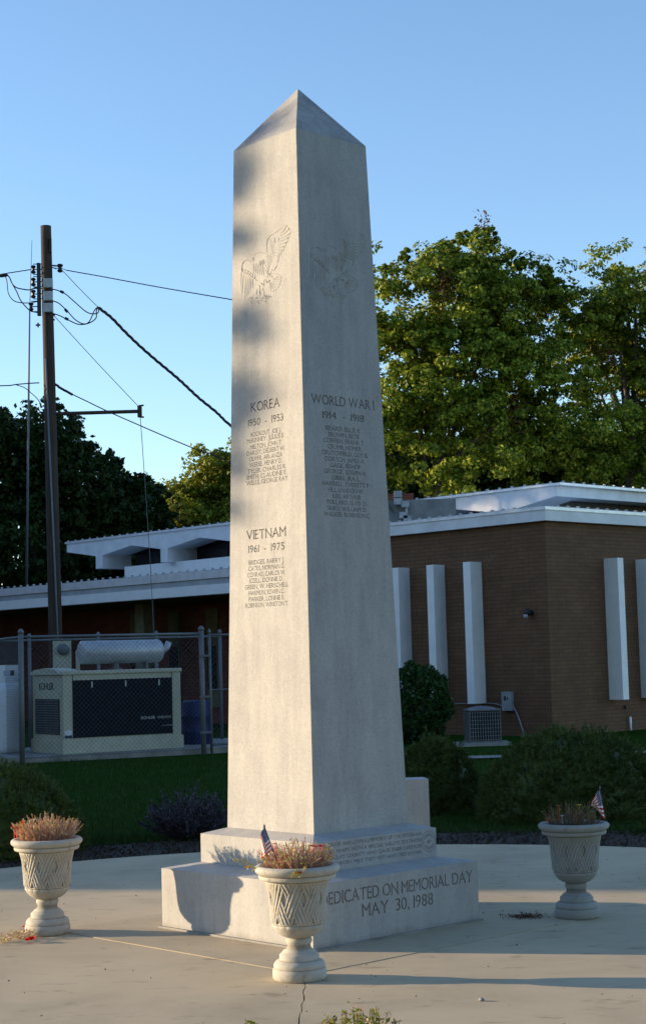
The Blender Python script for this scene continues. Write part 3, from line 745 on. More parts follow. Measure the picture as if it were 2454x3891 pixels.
def make_urn(loc, label, rot):
    t = thing('garden_urn', loc, label, 'urn', 'weathered cast stone urns round the obelisk', rz=rot)
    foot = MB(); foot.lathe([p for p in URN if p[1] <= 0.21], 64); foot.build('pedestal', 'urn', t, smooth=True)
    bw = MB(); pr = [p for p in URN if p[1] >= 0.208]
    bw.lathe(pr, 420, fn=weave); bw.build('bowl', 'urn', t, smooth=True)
    so = MB(); so.lathe([(0.17, 0.0), (0.17, 0.008), (0.10, 0.016), (0.02, 0.022)], 32, c=(0, 0, 0.538)); so.build('soil', 'soil', t, smooth=True)
    return t
def copy_tree(o, loc, rz, label):
    c = o.copy(); COL.objects.link(c); c.location = loc; c.rotation_euler[2] = rz; c['label'] = label
    for ch in list(o.children):
        d = ch.copy(); COL.objects.link(d); d.parent = c
        for g2 in list(ch.children):
            e = g2.copy(); COL.objects.link(e); e.parent = d
    return c
UF, UL, UR = (-0.182, 8.67, 0), (-1.735, 10.355, 0), (1.48, 10.42, 0)
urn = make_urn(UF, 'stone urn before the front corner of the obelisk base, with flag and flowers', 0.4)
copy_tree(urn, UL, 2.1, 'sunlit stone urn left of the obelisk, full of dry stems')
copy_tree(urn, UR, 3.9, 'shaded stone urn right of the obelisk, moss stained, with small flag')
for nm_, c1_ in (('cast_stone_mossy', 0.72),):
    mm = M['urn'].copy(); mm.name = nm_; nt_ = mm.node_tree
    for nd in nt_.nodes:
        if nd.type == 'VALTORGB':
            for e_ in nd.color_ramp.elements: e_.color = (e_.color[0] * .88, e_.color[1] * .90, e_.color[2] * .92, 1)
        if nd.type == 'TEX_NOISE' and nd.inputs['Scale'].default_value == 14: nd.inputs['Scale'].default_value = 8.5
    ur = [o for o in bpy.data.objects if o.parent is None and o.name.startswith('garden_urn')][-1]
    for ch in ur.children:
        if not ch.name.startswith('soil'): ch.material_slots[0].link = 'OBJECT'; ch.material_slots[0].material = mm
# joint: each urn stands on the plaza (z = 0)

def plant(loc, label, seed, n, hmax, spread, mat_s, leafn, flowers, lean=(0, 0), trailers=()):
    r = np.random.default_rng(seed)
    t = thing('moss_rose_plant', loc, label, 'flowers', 'moss roses growing in the urns')
    rad = 0.155 * np.sqrt(r.uniform(0, 1, n)); th = r.uniform(0, 2 * math.pi, n)
    P = np.stack([rad * np.cos(th), rad * np.sin(th), np.full(n, 0.012)], 1)
    D = np.stack([P[:, 0] * spread / 0.155 + r.normal(0, 0.28, n) + lean[0], P[:, 1] * spread / 0.155 + r.normal(0, 0.28, n) + lean[1], np.full(n, 1.0)], 1); D = unit(D)
    L = hmax * r.uniform(0.45, 1.0, n) * (1 - 0.35 * (rad / 0.155))
    # stems: three sided slivers with a bend
    K = P + D * (L * 0.5)[:, None]; E = K + unit(D + r.normal(0, 0.25, (n, 3))) * (L * 0.5)[:, None]
    wS = 0.0052
    def seg(A, B, wa, wb):
        d = unit(B - A); s1 = unit(np.cross(d, r.normal(size=A.shape)))
        s2 = np.cross(d, s1); q = []
        for u, v in ((s1, s2), (s2, -s1)):
            q.append(np.stack([A - u * wa / 2, A + u * wa / 2, B + u * wb / 2, B - u * wb / 2], 1))
        return np.concatenate(q)
    V = np.concatenate([seg(P, K, wS, wS * .9), seg(K, E, wS * .9, wS * .6)])
    for tr in trailers:
        pts = np.array([list(p) for p in smooth_path(tr, 5)]); V = np.concatenate([V, seg(pts[:-1], pts[1:], 0.004, 0.004)])
        kk = r.integers(0, len(pts), 30); E = np.concatenate([E, pts[kk] + r.normal(0, 0.006, (30, 3))])
    quads('stems', V, mat_s, t)
    m = leafn; idx = r.integers(0, len(E), m); j = np.minimum(idx, n - 1)
    w = r.uniform(0.5, 1.0, m)[:, None]
    LP = np.where((idx < n)[:, None], K[j] + (E[j] - K[j]) * w, E[idx]) + r.normal(0, 0.005, (m, 3))
    quads('leaves', leaves(LP, 0.014, 0.35, 0.5, r), 'stemleaf', t)
    for (fx, fy, fz, s, c) in flowers:
        s *= 1.45
        f = MB(); rr = random.Random(int(fx * 1e4) + seed)
        for k in range(16):
            q = 2 * math.pi * k / 8 + rr.uniform(-.2, .2); tilt = 0.35 + 0.5 * (k >= 8); ro = s * rr.uniform(0.85, 1.1) * (1 if k < 8 else 0.7)
            cx, cy, cz = fx, fy, fz
            p0 = Vector((cx, cy, cz)); d = Vector((math.cos(q), math.sin(q), tilt)).normalized(); sd = Vector((-math.sin(q), math.cos(q), 0)) * ro * 0.42
            f.add([p0[:], (p0 + d * ro * .6 + sd)[:], (p0 + d * ro + Vector((0, 0, -.15 * ro)))[:], (p0 + d * ro * .6 - sd)[:]], [(0, 1, 2, 3)])
        f.tube([(fx, fy, 0.03 if fz > 0.03 else fz - 0.01), (fx, fy, fz)], 0.0015, 4)
        f.build('flower', c, t)
    return t
SOILZ = 0.548
def rel(u, px, py, dy=0.0):
    q = atY(px, py, u[1] + dy); return (q[0] - u[0], dy, q[2] - SOILZ)
def FL(u, lst): return [(*rel(u, x, y, dy), s, c) for x, y, dy, s, c in lst]
z3 = lambda x, y: (950 + x * 0.299, 3080 + y * 0.299)
fr = [(*z3(315, 432), -0.02, 0.010, 'pink'), (*z3(550, 492), 0.0, 0.010, 'yellow'), (*z3(470, 590), -0.06, 0.013, 'orange'), (*z3(192, 628), -0.05, 0.017, 'yellow'), (*z3(780, 455), 0.02, 0.013, 'red'),
      (*z3(830, 468), 0.0, 0.013, 'pink'), (*z3(900, 465), -0.02, 0.018, 'red'), (*z3(968, 500), 0.0, 0.017, 'yellow'), (*z3(375, 630), -0.1, 0.008, 'red'), (*z3(410, 685), -0.12, 0.009, 'yellow'),
      (*z3(612, 805), -0.225, 0.018, 'red')]
trail = [[rel(UF, *z3(690, 740), -0.15), rel(UF, *z3(715, 725), -0.20), rel(UF, *z3(670, 790), -0.222), rel(UF, *z3(610, 800), -0.226)],
         [rel(UF, *z3(150, 740), -0.02), rel(UF, *z3(40, 735), -0.03), rel(UF, *z3(-40, 700), -0.03), rel(UF, *z3(-130, 640), -0.03), rel(UF, *z3(-220, 650), -0.03)],
         [rel(UF, *z3(120, 745), -0.04), rel(UF, *z3(60, 730), -0.05), rel(UF, *z3(0, 690), -0.04), rel(UF, *z3(-100, 620), -0.03)],
         [rel(UF, *z3(610, 800), -0.226), rel(UF, *z3(560, 800), -0.228), rel(UF, *z3(520, 850), -0.226)]]
fr.append((*z3(-30, 735), -0.03, 0.016, 'yellow'))
plant((UF[0], UF[1], SOILZ), 'sunlit moss roses with red and yellow blooms in the front urn', 3, 330, 0.168, 0.80, 'stem', 900, FL(UF, fr), trailers=trail)
z2 = lambda x, y: (x * 0.27, 2950 + y * 0.27)
fl_ = [(*z2(312, 660), -0.03, 0.020, 'orange'), (*z2(200, 722), -0.05, 0.018, 'red'), (*z2(232, 742), -0.06, 0.013, 'red'), (*z2(552, 728), -0.08, 0.012, 'yellow'), (*z2(478, 622), -0.02, 0.013, 'petalwhite'),
       (*z2(415, 638), -0.02, 0.010, 'petalwhite'), (*z2(472, 835), -0.13, 0.011, 'yellow'), (*z2(365, 838), -0.13, 0.008, 'yellow'), (*z2(295, 722), -0.07, 0.011, 'orange')]
plant((UL[0], UL[1], SOILZ), 'dense pinkish dry moss roses in the left urn with an orange bloom', 8, 430, 0.20, 0.60, 'stem', 700, FL(UL, fl_))
z4 = lambda x, y: (2000 + x * 0.299, 2950 + y * 0.299)
frr = [(*z4(413, 385), -0.02, 0.013, 'orange'), (*z4(668, 378), 0.0, 0.017, 'yellow'), (*z4(450, 512), -0.08, 0.011, 'petalwhite'), (*z4(265, 565), -0.08, 0.014, 'orange')]
plant((UR[0], UR[1], SOILZ), 'sparse dead moss rose stems in the shaded right urn', 14, 130, 0.185, 0.55, 'stem_dull', 120, FL(UR, frr))

# fallen trailing piece beside the left urn
ft = thing('fallen_moss_rose', gnd(60, 3575).tolist(), 'cut moss rose strand with red blooms lying on concrete by the left urn', 'flowers')
r = np.random.default_rng(4); n = 260
c0 = gnd(-25, 3590); c1 = gnd(60, 3572); c2 = gnd(130, 3565)
tt = r.uniform(0, 1, n); base_ = np.where((tt < .55)[:, None], c0 + (c1 - c0) * (tt / .55)[:, None], c1 + (c2 - c1) * ((tt - .55) / .45)[:, None])
P = base_ + np.stack([r.normal(0, .012, n), r.normal(0, .03, n), r.uniform(0.002, .045, n)], 1) - gnd(60, 3575)
V = spikes(P, np.stack([r.normal(0, 1, n), r.normal(0, .5, n), r.uniform(-.1, .8, n)], 1), r.uniform(.02, .05, n), 0.005, r)
V4 = np.concatenate([V, V[:, 2:3]], 1); V4[:, 3] = V4[:, 0] * .5 + V4[:, 2] * .5
quads('stems', V, 'stem', ft); quads('leaves', leaves(P[:200] + r.normal(0, .008, (200, 3)), 0.016, .4, .5, r), 'stemleaf', ft)
for px, py, s in ((118, 3520, .028), (120, 3572, .034), (104, 3574, .022), (90, 3522, .014)):
    q = gnd(px, py + 12) - gnd(60, 3575); f = MB()
    for k in range(18):
        a = 2 * math.pi * k / 9; d = Vector((math.cos(a), math.sin(a), 0.3 + 0.6 * (k >= 9))).normalized(); sd = Vector((-math.sin(a), math.cos(a), 0)) * s * .4; p0 = Vector((q[0], q[1], 0.014))
        f.add([p0[:], (p0 + d * s * .6 + sd)[:], (p0 + d * s)[:], (p0 + d * s * .6 - sd)[:]], [(0, 1, 2, 3)])
    f.build('flower', 'red', ft)

# leaf litter by the right urn
lt_ = gnd(1996, 3488); r = np.random.default_rng(6); n = 500
P = np.stack([lt_[0] + r.normal(0, .055, n), lt_[1] + r.normal(0, .045, n), np.abs(r.normal(0.003, .005, n)) + .006], 1)
tag(quads('leaf_litter', leaves(P, 0.016, .5, 2.0, r), 'leaf_brown'), kind='stuff')
# grit scattered over the slab
r = np.random.default_rng(16); n = 260
P = np.stack([r.uniform(-2.6, 2.8, n), r.uniform(7.2, 13.5, n), np.full(n, .0065)], 1)
tag(quads('grit', leaves(P, 0.011, .8, 1.0, r), 'dirt_or_shade'), kind='stuff')
# stone chip on the slab
cp = gnd(1829, 3806); mb = MB()
r2 = random.Random(3); mb.lathe([(0.012, 0.0), (0.014, 0.006), (0.008, 0.012), (0.002, 0.014)], 7, fn=lambda q, z: r2.uniform(-.003, .003)); o = mb.build('stone_chip', 'concrete_old'); o.location = (cp[0], cp[1], 0.001)
tag(o, 'small grey stone chip lying on the sunlit concrete at lower right', 'stone')

# ------------------------------------------------------------------ little flags
def flag(u, fin, foot, hoist_end, fly, label, dy):
    """fin, foot: pixels of the finial and of the stick's foot; fly: pixel offsets of folds"""
    F0 = Vector(atY(*foot, u[1] + dy)); F0.z = SOILZ + 0.0
    F1 = Vector(atY(*fin, u[1] + dy))
    F0 = Vector(atY(foot[0], foot[1], u[1] + dy))
    t = thing('small_flag', F0, label, 'flag', 'stick flags planted in the urns')
    d = F1 - F0
    mb = MB(); mb.tube([(0, 0, 0), d[:]], 0.0028, 8); mb.build('stick', 'black', t)
    mb = MB(); mb.lathe([(0.001, -0.012), (0.0055, -0.008), (0.0065, 0), (0.0045, 0.007), (0.001, 0.012)], 12, c=tuple(d)); mb.build('finial', 'galv', t, smooth=True)
    H0 = d * 0.97; H1 = Vector(atY(*hoist_end, u[1] + dy)) - F0
    nu, nv = 30, 20; vs = []; fs = []
    cu, cv = [q[0] for q in fly], None
    for j in range(nv + 1):
        v = j / nv                        # 0 bottom of hoist, 1 top
        hp = H1.lerp(H0, v)
        for i in range(nu + 1):
            uu = i / nu
            # fly pixel path: interpolate between a top edge and a bottom edge outline
            def pth(keys):
                k = uu * (len(keys) - 1); a = int(min(math.floor(k), len(keys) - 2)); f = k - a
                return (keys[a][0] * (1 - f) + keys[a + 1][0] * f, keys[a][1] * (1 - f) + keys[a + 1][1] * f, keys[a][2] * (1 - f) + keys[a + 1][2] * f)
            tp = pth(fly[0]); bp = pth(fly[1])
            px, py, dd = (bp[k] * (1 - v) + tp[k] * v for k in range(3))
            w = Vector(atY(px, py, u[1] + dy - dd)) - F0
            w.y += 0.004 * math.sin(uu * 17 + v * 3) * min(1, uu * 6)
            vs.append(w[:])
    for j in range(nv):
        for i in range(nu): fs.append((j * (nu + 1) + i, j * (nu + 1) + i + 1, (j + 1) * (nu + 1) + i + 1, (j + 1) * (nu + 1) + i))
    me = bpy.data.meshes.new('cloth'); me.from_pydata(vs, [], fs); me.update()
    uv = me.uv_layers.new(name='UVMap')
    for p_ in me.polygons:
        p_.use_smooth = True
        for li in p_.loop_indices:
            k = me.loops[li].vertex_index; uv.data[li].uv = ((k % (nu + 1)) / nu * 0.999, (k // (nu + 1)) / nv * 0.999)
    link('cloth', me, 'flag', t)
    return t
Zf = lambda x, y, d: (*z3(x, y), d)
flag(UF, z3(180, 208), z3(360, 700), z3(292, 495),
     [[Zf(186, 228, 0), Zf(160, 245, .012), Zf(138, 285, .020), Zf(133, 400, .012), Zf(131, 480, -.005), Zf(135, 540, -.015)],
      [Zf(292, 495, 0), Zf(270, 520, .014), Zf(235, 545, .026), Zf(200, 570, .022), Zf(165, 595, .010), Zf(135, 615, 0)]],
     'small american flag drooping left of its stick in the front urn', -0.05)
Zr = lambda x, y, d: (*z4(x, y), d)
flag(UR, z4(932, 150), z4(1012, 590), z4(1000, 520),
     [[Zr(934, 178, 0), Zr(915, 182, .012), Zr(880, 225, .016), Zr(850, 285, .010), Zr(828, 320, 0), Zr(816, 365, -.01)],
      [Zr(1002, 545, 0), Zr(985, 545, .012), Zr(960, 520, .018), Zr(935, 470, .012), Zr(890, 420, 0), Zr(820, 378, -.008)]],
     'small american flag draped on a leaning stick in the shaded right urn', 0.02)

# ------------------------------------------------------------------ shrubs and bed
def mound(name, c, rx, ry, h, n, L, w, mat, label, seed, cat='shrub', lowfac=0.0, group=None):
    r = np.random.default_rng(seed)
    t = thing(name, (c[0], c[1], -0.03), label, cat, group)
    # sprays of needles all over the dome, denser at its surface
    nc = n // 26
    th = r.uniform(0, 2 * math.pi, nc); ph = np.arccos(r.uniform(-0.12, 1, nc)); rr = r.uniform(0.92, 1.0, nc)
    bumpy = 1 + 0.05 * np.sin(th * 3 + seed) + 0.04 * np.sin(th * 7 + ph * 5) + r.normal(0, .03, nc)
    C = np.stack([rx * np.sin(ph) * np.cos(th), ry * np.sin(ph) * np.sin(th), h * np.cos(ph)], 1) * (rr * bumpy)[:, None]
    out = unit(np.stack([C[:, 0] / rx ** 2, C[:, 1] / ry ** 2, C[:, 2] / h ** 2 + 0.4 / h], 1))
    k = 26; P = np.repeat(C, k, 0); D = np.repeat(out, k, 0) + r.normal(0, .55, (nc * k, 3))
    core = MB(); cr = random.Random(seed)
    core.lathe([(rx * .91 * math.sin(q_), h * .91 * math.cos(q_)) for q_ in np.linspace(1.62, .06, 14)], 28, fn=lambda q_, z_: cr.uniform(-.02, .02) + .02 * math.sin(q_ * 3 + seed)); co = core.build('inner_growth', mat, t); co.scale = (1, ry / rx, 1)
    P = P + unit(np.repeat(out, k, 0) + r.normal(0, .3, (nc * k, 3))) * (r.uniform(-.5, .9, nc * k) * L)[:, None]
    P[:, 2] = np.maximum(P[:, 2], 0.01)
    quads('foliage', spikes(P, D, r.uniform(.4, 1.0, nc * k) * L, w, r), mat, t)
    mb = MB(); rr2 = random.Random(seed)
    for i in range(12):
        a = rr2.uniform(0, 6.28); e = rr2.uniform(.4, .85)
        mb.tube([(0.05 * math.cos(a), .05 * math.sin(a), 0), (rx * e * .5 * math.cos(a), ry * e * .5 * math.sin(a), h * .45), (rx * e * math.cos(a), ry * e * math.sin(a), h * .75)], [.014, .010, .004], 5)
    mb.build('stem', 'bark', t)
    return t
mound('juniper_shrub', (2.40, 17.2), 0.92, 0.95, 0.84, 120000, 0.048, 0.008, 'juniper', 'broad low juniper mound behind the right urn', 21)
mound('juniper_shrub', (1.13, 18.2), 0.46, 0.5, 0.74, 60000, 0.045, 0.008, 'juniper', 'smaller round juniper right of the obelisk base', 22)
mound('juniper_shrub', (-3.05, 15.35), 0.82, 0.9, 0.74, 90000, 0.047, 0.008, 'juniper', 'juniper mound behind the left urn at the picture edge', 23)
def twiggy(c, rx, ry, h, n, label, seed):
    r = np.random.default_rng(seed); t = thing('barberry_bush', (c[0], c[1], -0.03), label, 'shrub')
    nb = 150; th = r.uniform(0, 2 * math.pi, nb); e = np.sqrt(r.uniform(0, 1, nb))
    tips = np.stack([rx * e * np.cos(th), ry * e * np.sin(th), h * (1 - .55 * e ** 2) * r.uniform(.65, 1.12, nb)], 1)
    roots = tips * np.array([.22, .22, 0]); mids = roots * .4 + tips * .6 + r.normal(0, .03, (nb, 3)); mids[:, 2] = tips[:, 2] * .55
    mb = MB()
    for i in range(nb): mb.tube([tuple(roots[i]), tuple(mids[i]), tuple(tips[i])], [.006, .004, .0015], 4, cap=False)
    mb.build('twigs', 'barberry', t)
    idx = r.integers(0, nb, n); w = r.uniform(.15, 1.0, n)[:, None]
    P = np.where(w < .5, roots[idx] + (mids[idx] - roots[idx]) * (w * 2), mids[idx] + (tips[idx] - mids[idx]) * (w * 2 - 1)) + r.normal(0, .012, (n, 3))
    quads('leaves', leaves(P, 0.032, .4, .2, r), 'barberry', t)
    return t
twiggy((-1.35, 16.0), 0.47, 0.45, 0.50, 9000, 'purplish twiggy barberry bush left of the obelisk', 31)
twiggy((-0.55, 16.4), 0.40, 0.4, 0.44, 5000, 'second barberry bush mostly hidden behind the obelisk', 32)
# mulch chips and grit along the bed
r = np.random.default_rng(41); n = 9000; th = r.uniform(0.05, math.pi - 0.05, n); rr = r.uniform(4.62, 5.95, n)
P = np.stack([PC[0] + rr * np.cos(th), PC[1] + rr * np.sin(th), np.abs(r.normal(0, .012, n)) - .03], 1)
tag(quads('mulch_chips', leaves(P, 0.045, .4, .8, r), 'mulch'), kind='stuff')
# grass blades over the part of the lawn one sees
r = np.random.default_rng(42); n = 90000
Y = 15.6 + 14.5 * r.uniform(0, 1, n) ** 1.6; X = r.uniform(-1, 1, n) * (0.215 * Y + .6)
keep = np.hypot(X - 0.0, Y - 10.0) > 5.95; X, Y = X[keep], Y[keep]; n = len(X)
P = np.stack([X, Y, np.full(n, -.052)], 1); D = np.stack([r.normal(0, .35, n), r.normal(0, .35, n), np.ones(n)], 1)
tag(quads('grass', spikes(P, D, r.uniform(.035, .085, n), 0.009, r), 'grassblade'), kind='stuff')
# low flowering shrub at the near edge of the bed
ns = gnd(1227, 3891, .3); t = thing('spirea_shrub', (0.065, 5.35, -0.03), 'yellow green low shrub with reddish tips at the bottom edge', 'shrub')
r = np.random.default_rng(51); nb = 170; th = r.uniform(0, 6.28, nb); e = np.sqrt(r.uniform(0, 1, nb))
tips = np.stack([0.17 * e * np.cos(th), .17 * e * np.sin(th), (0.545) * (1 - .16 * e ** 2) * r.uniform(.86, 1.03, nb)], 1)
mb = MB()
for i in range(nb): mb.tube([tuple(tips[i] * [.2, .2, 0]), tuple(tips[i] * [.7, .7, .5]), tuple(tips[i])], [.003, .002, .001], 4, cap=False)
mb.build('stems', 'bark', t)
n = 5200; idx = r.integers(0, nb, n); w = r.uniform(.35, 1.0, n)[:, None]; P = tips[idx] * [.8, .8, 1] * w ** .8 + tips[idx] * [.2, .2, 0] + r.normal(0, .008, (n, 3))
V = leaves(P, 0.020, .45, .5, r); idx = r.integers(0, nb, 260); V = np.concatenate([V, leaves(tips[idx] + r.normal(0, .006, (260, 3)), 0.014, .4, .5, r)])
quads('leaves', V, ['leaf_lime', 'stem'], t, np.concatenate([np.zeros(n, int), np.ones(260, int)]))
t2 = thing('spirea_sprig', (*gnd(956, 3970, .25)[:2], -0.03), 'small green sprig poking up at the bottom edge left of the crack', 'shrub')
q = atY(956, 3868, t2.location[1]); mb = MB()
for i in range(7): mb.tube([(0, 0, 0), (rnd.uniform(-.01, .01), 0, q[2] * .6), (rnd.uniform(-.022, .022), rnd.uniform(-.02, .02), q[2] + rnd.uniform(-.02, .03))], [.003, .002, .001], 4, cap=False)
mb.build('stems', 'bark', t2); r = np.random.default_rng(52); P = np.stack([r.normal(0, .012, 160), r.normal(0, .012, 160), q[2] + .02 - np.abs(r.normal(0, .05, 160))], 1); quads('leaves', leaves(P, .016, .45, .5, r), 'leaf_lime', t2)

# ------------------------------------------------------------------ building
A1 = math.radians(133.5); E1 = np.array([math.cos(A1), math.sin(A1), 0]); E2 = np.array([math.sin(A1), -math.cos(A1), 0])
BC = np.array([4.50, 34.1, 0.0])                  # near corner of the main block
def wp(a, b, z=0.0, c=BC): return c + E1 * a + E2 * b + Z * z     # a: along the left wall, b: inward / along the right wall
bld = thing('brick_building', BC.tolist(), 'low modern brown brick building with white flat roofs and tall white window fins', 'building')
_rel = lambda v: tuple(np.array(v) - BC)
def bpart(name, mat, boxes, parent=bld, c=BC, uvs=False, bev=0):
    mb = MB()
    for (a0, a1, b0, b1, z0, z1) in boxes:
        vs = [_rel(wp(a, b, z, c)) for z in (z0, z1) for a, b in ((a0, b0), (a1, b0), (a1, b1), (a0, b1))]
        mb.add(vs, [(0, 3, 2, 1), (4, 5, 6, 7), (0, 1, 5, 4), (1, 2, 6, 5), (2, 3, 7, 6), (3, 0, 4, 7)])
    def uvfn(co, nn):
        v = np.array(co) + BC - c; a, b = v @ E1, v @ E2
        return (a, v[2]) if abs(np.array(nn) @ E2) > abs(np.array(nn) @ E1) else (b, v[2])
    return mb.build(name, mat, parent, uvfn=uvfn if uvs else None)
Lw = lambda x, y: (lambda q: ((q - BC) @ E1, q[2]))(onplane(x, y, E2, BC))     # left wall: pixel -> (a, z)
Rw = lambda x, y: (lambda q: ((q - BC) @ E2, q[2]))(onplane(x, y, E1, BC))     # right wall: pixel -> (b, z)
zF1 = 4.56; zF0 = 4.31
wall_main = bpart('wall', 'brick', [(0, 6.5, 0, 9.0, -0.1, zF0)], uvs=True)
# a seam: the wall left of the corner runs on behind the obelisk; roof edge
bpart('roof_edge', 'fascia', [(-0.14, 6.5, -0.14, 9.0, zF0, zF1)])
bpart('roof_lip', 'metal_edge', [(-0.16, 6.5, -0.16, -0.10, zF1 - .03, zF1 + .035), (-0.16, -0.10, -0.10, 9.0, zF1 - .03, zF1 + .035)])
def trim(fn, L, step, w=.05, h=.03, start=.1):
    """roof edge drip strip with small raised clips, one piece; fn(a, z, d) -> local"""
    pl = [(0, 0), (L, 0), (L, .012)]; x = L - start
    while x > w + .02: pl += [(x, .012), (x, .012 + h), (x - w, .012 + h), (x - w, .012)]; x -= step
    pl.append((0, .012)); mb = MB(); mb.prism(pl, fn, 0.0, .05)
    return mb.build('drip_strip', 'fascia_grey', bld)
trim(lambda a, z, d: _rel(wp(a, -.15 + d, zF1 + .036 + z)), 6.5, .30); trim(lambda a, z, d: _rel(wp(-.15 + d, a, zF1 + .036 + z)), 9.0, .33)
fz = lambda x, y: (1400 + x * 0.6939, 1750 + y * 0.6939)
def fin(kind, x0, x1, ytop, ybot):
    """projecting white fin, its side and its front visible"""
    if kind == 'L':
        a0, zt = Lw(*fz(x0, ytop)); a1, _ = Lw(*fz(x1, ytop)); 
        return (a1, zt)
    return None
def pxcol(face, x): # position along the wall of a pixel column at mid height
    return face(*fz(x, 900))[0]
zt = 3.58; zb = 0.62
fins = MB
FD = 0.36
for (x_out0, x_in) in ((138 - 34, 232), (310, 425), (508, 628)):
    # right end of the fin's side meets the wall at x_in; depth FD toward the viewer
    a_r = Lw(*fz(x_in, 850))[0]
    f = MB(); vs = []
    bo = bpart('window_fin', 'white', [(a_r, a_r + 0.20, -FD, -0.002, zb, zt)])
for (x_in,) in ((1283,), (1458,)):
    b_l = Rw(*fz(x_in, 850))[0]
    # side visible on the left, front narrow on the right
    bo = bpart('window_fin', 'white', [(-FD, -0.002, b_l + 0.10, b_l + 0.30, zb, zt)])
# fittings on the wall
def on_left(px, py, d=0.0): a, z = Lw(px, py); return wp(a, -d, z)
lamp = thing('wall_lamp', on_left(*fz(893, 835)).tolist(), 'dark round wall lamp with clear globe on the brown brick near the corner', 'lamp')
mb = MB(); mb.tube([(0, 0, 0), (-.05, -.05, 0)], .05, 10); mb.tube([(-.05, -.05, 0), (-.12, -.12, .02)], [.06, .075], 12); mb.build('housing', 'black', lamp, smooth=True)
mb = MB(); mb.lathe([(0.01, -.06), (.045, -.04), (.055, 0), (.04, .03)], 12, c=(-.14, -.12, -.06)); mb.build('globe', 'boxgrey', lamp, smooth=True)
eb = on_left(*fz(771, 1315)); ebx = thing('disconnect_box', eb.tolist(), 'grey electrical disconnect box on the brick wall above the air conditioner', 'electrical box', rz=A1 + math.pi)
mb = MB(); mb.box(-.13, .13, -0.10, -.003, -.21, .18, bev=.01); mb.build('cabinet', 'boxgrey', ebx)
mb = MB(); mb.box(-.06, -.01, -.106, -.1002, .0, .09); mb.box(.03, .05, -.112, -.1002, .02, .08); mb.build('latch', 'black', ebx)
def cable(name, pts, r, mat, label, cat='cable', group=None, n=6, twist=0.0, segs=8):
    P = smooth_path(pts, segs); o0 = P[0].copy(); mb = MB()
    if twist:
        # three strands laid round each other
        L = [0.0]
        for i in range(1, len(P)): L.append(L[-1] + (P[i] - P[i - 1]).length)
        Q = []; m = max(60, int(L[-1] / twist * 10))
        for k in range(3):
            pts2 = []
            for j in range(m + 1):
                s = L[-1] * j / m; i = max(0, min(len(P) - 2, int(np.searchsorted(L, s)) - 1)); f = (s - L[i]) / max(1e-6, L[i + 1] - L[i]); c = P[i].lerp(P[i + 1], f)
                d = (P[i + 1] - P[i]).normalized(); a = d.cross(Vector((0, 0, 1))).normalized(); b = a.cross(d)
                q = 2 * math.pi * (s / twist + k / 3); pts2.append(c + (a * math.cos(q) + b * math.sin(q)) * r * 0.9 - o0)
            mb.tube([p[:] for p in pts2], r * 0.75, 5)
    else: mb.tube([(p - o0)[:] for p in P], r, n)
    o = mb.build(name, mat, smooth=True); o.location = o0
    return tag(o, label, cat, group)
cable('conduit', [on_left(*fz(800, 1350), .05), on_left(*fz(825, 1395), .05), on_left(*fz(862, 1480), .10), on_left(*fz(870, 1540), .12)], .014, 'boxgrey', 'grey flexible conduit running down right from the electrical box', 'conduit')
cable('conduit', [on_left(*fz(742, 1345), .05), on_left(*fz(700, 1332), .05), on_left(*fz(640, 1330), .04), on_left(*fz(480, 1332), .04)], .010, 'boxgrey', 'thin conduit running left from the electrical box under the fins', 'conduit')
wpz = Rw(*fz(1420, 1405)); wb = Rw(*fz(1424, 1500)); q = wp(-.06, wpz[0], 0)
dp = thing('drain_pipe', q.tolist(), 'short white pipe standing against the brick wall at far right', 'pipe')
mb = MB(); mb.tube([(0, 0, -.05), (0, 0, wpz[1])], .026, 10); mb.build('pipe', 'white', dp, smooth=True)
hb = Rw(*fz(1410, 1350)); q = wp(-.003, hb[0], hb[1]); tp = thing('wall_tap', q.tolist(), 'dark outdoor tap on the brick wall above the white pipe', 'tap')
mb = MB(); mb.tube([(0, 0, 0), (-.02, -.08, 0), (-.03, -.10, -.05)], .018, 8); mb.lathe([(.035, .0), (.035, .012)], 10, c=(-.02, -.07, .03)); mb.build('valve', 'black', tp)
# foot path band along the wall base: dark foundation
# AC unit
ac = thing('air_conditioner', (*gnd(1834, 2822)[:2], 0), 'grey boxy outdoor air conditioner with slatted grille by the brick wall', 'air conditioner', rz=0.12)
mb = MB(); mb.box(-.28, .28, -.28, .28, 0.03, .60, bev=.02); mb.build('core', 'navy', ac)
mb = MB()
for x in np.linspace(-.285, .285, 13): mb.box(x - .006, x + .006, -.292, -.283, .04, .58); mb.box(.283, .292, x - .006, x + .006, .04, .58); mb.box(-.292, -.283, x - .006, x + .006, .04, .58)
for z_ in np.linspace(.06, .56, 8): mb.box(-.288, .288, -.290, -.284, z_ - .004, z_ + .004)
mb.build('grille', 'acgrey', ac)
mb = MB(); mb.box(-.30, .30, -.30, .30, .59, .625, bev=.012); mb.lathe([(.26, 0), (.24, .02), (.1, .05), (.02, .055)], 20, c=(0, 0, .625)); mb.build('lid', 'acgrey', ac)
mb = MB(); mb.box(-.30, .30, -.30, .30, .0, .035); mb.build('base_pan', 'acgrey', ac)
acp = wp(0, 0); setting(sheet('ac_pad', [(ac.location.x - .5, ac.location.y - .45), (ac.location.x + .5, ac.location.y - .42), (ac.location.x + .5, ac.location.y + .5), (ac.location.x - .5, ac.location.y + .5)], 0.0, 'concrete_old', .06))

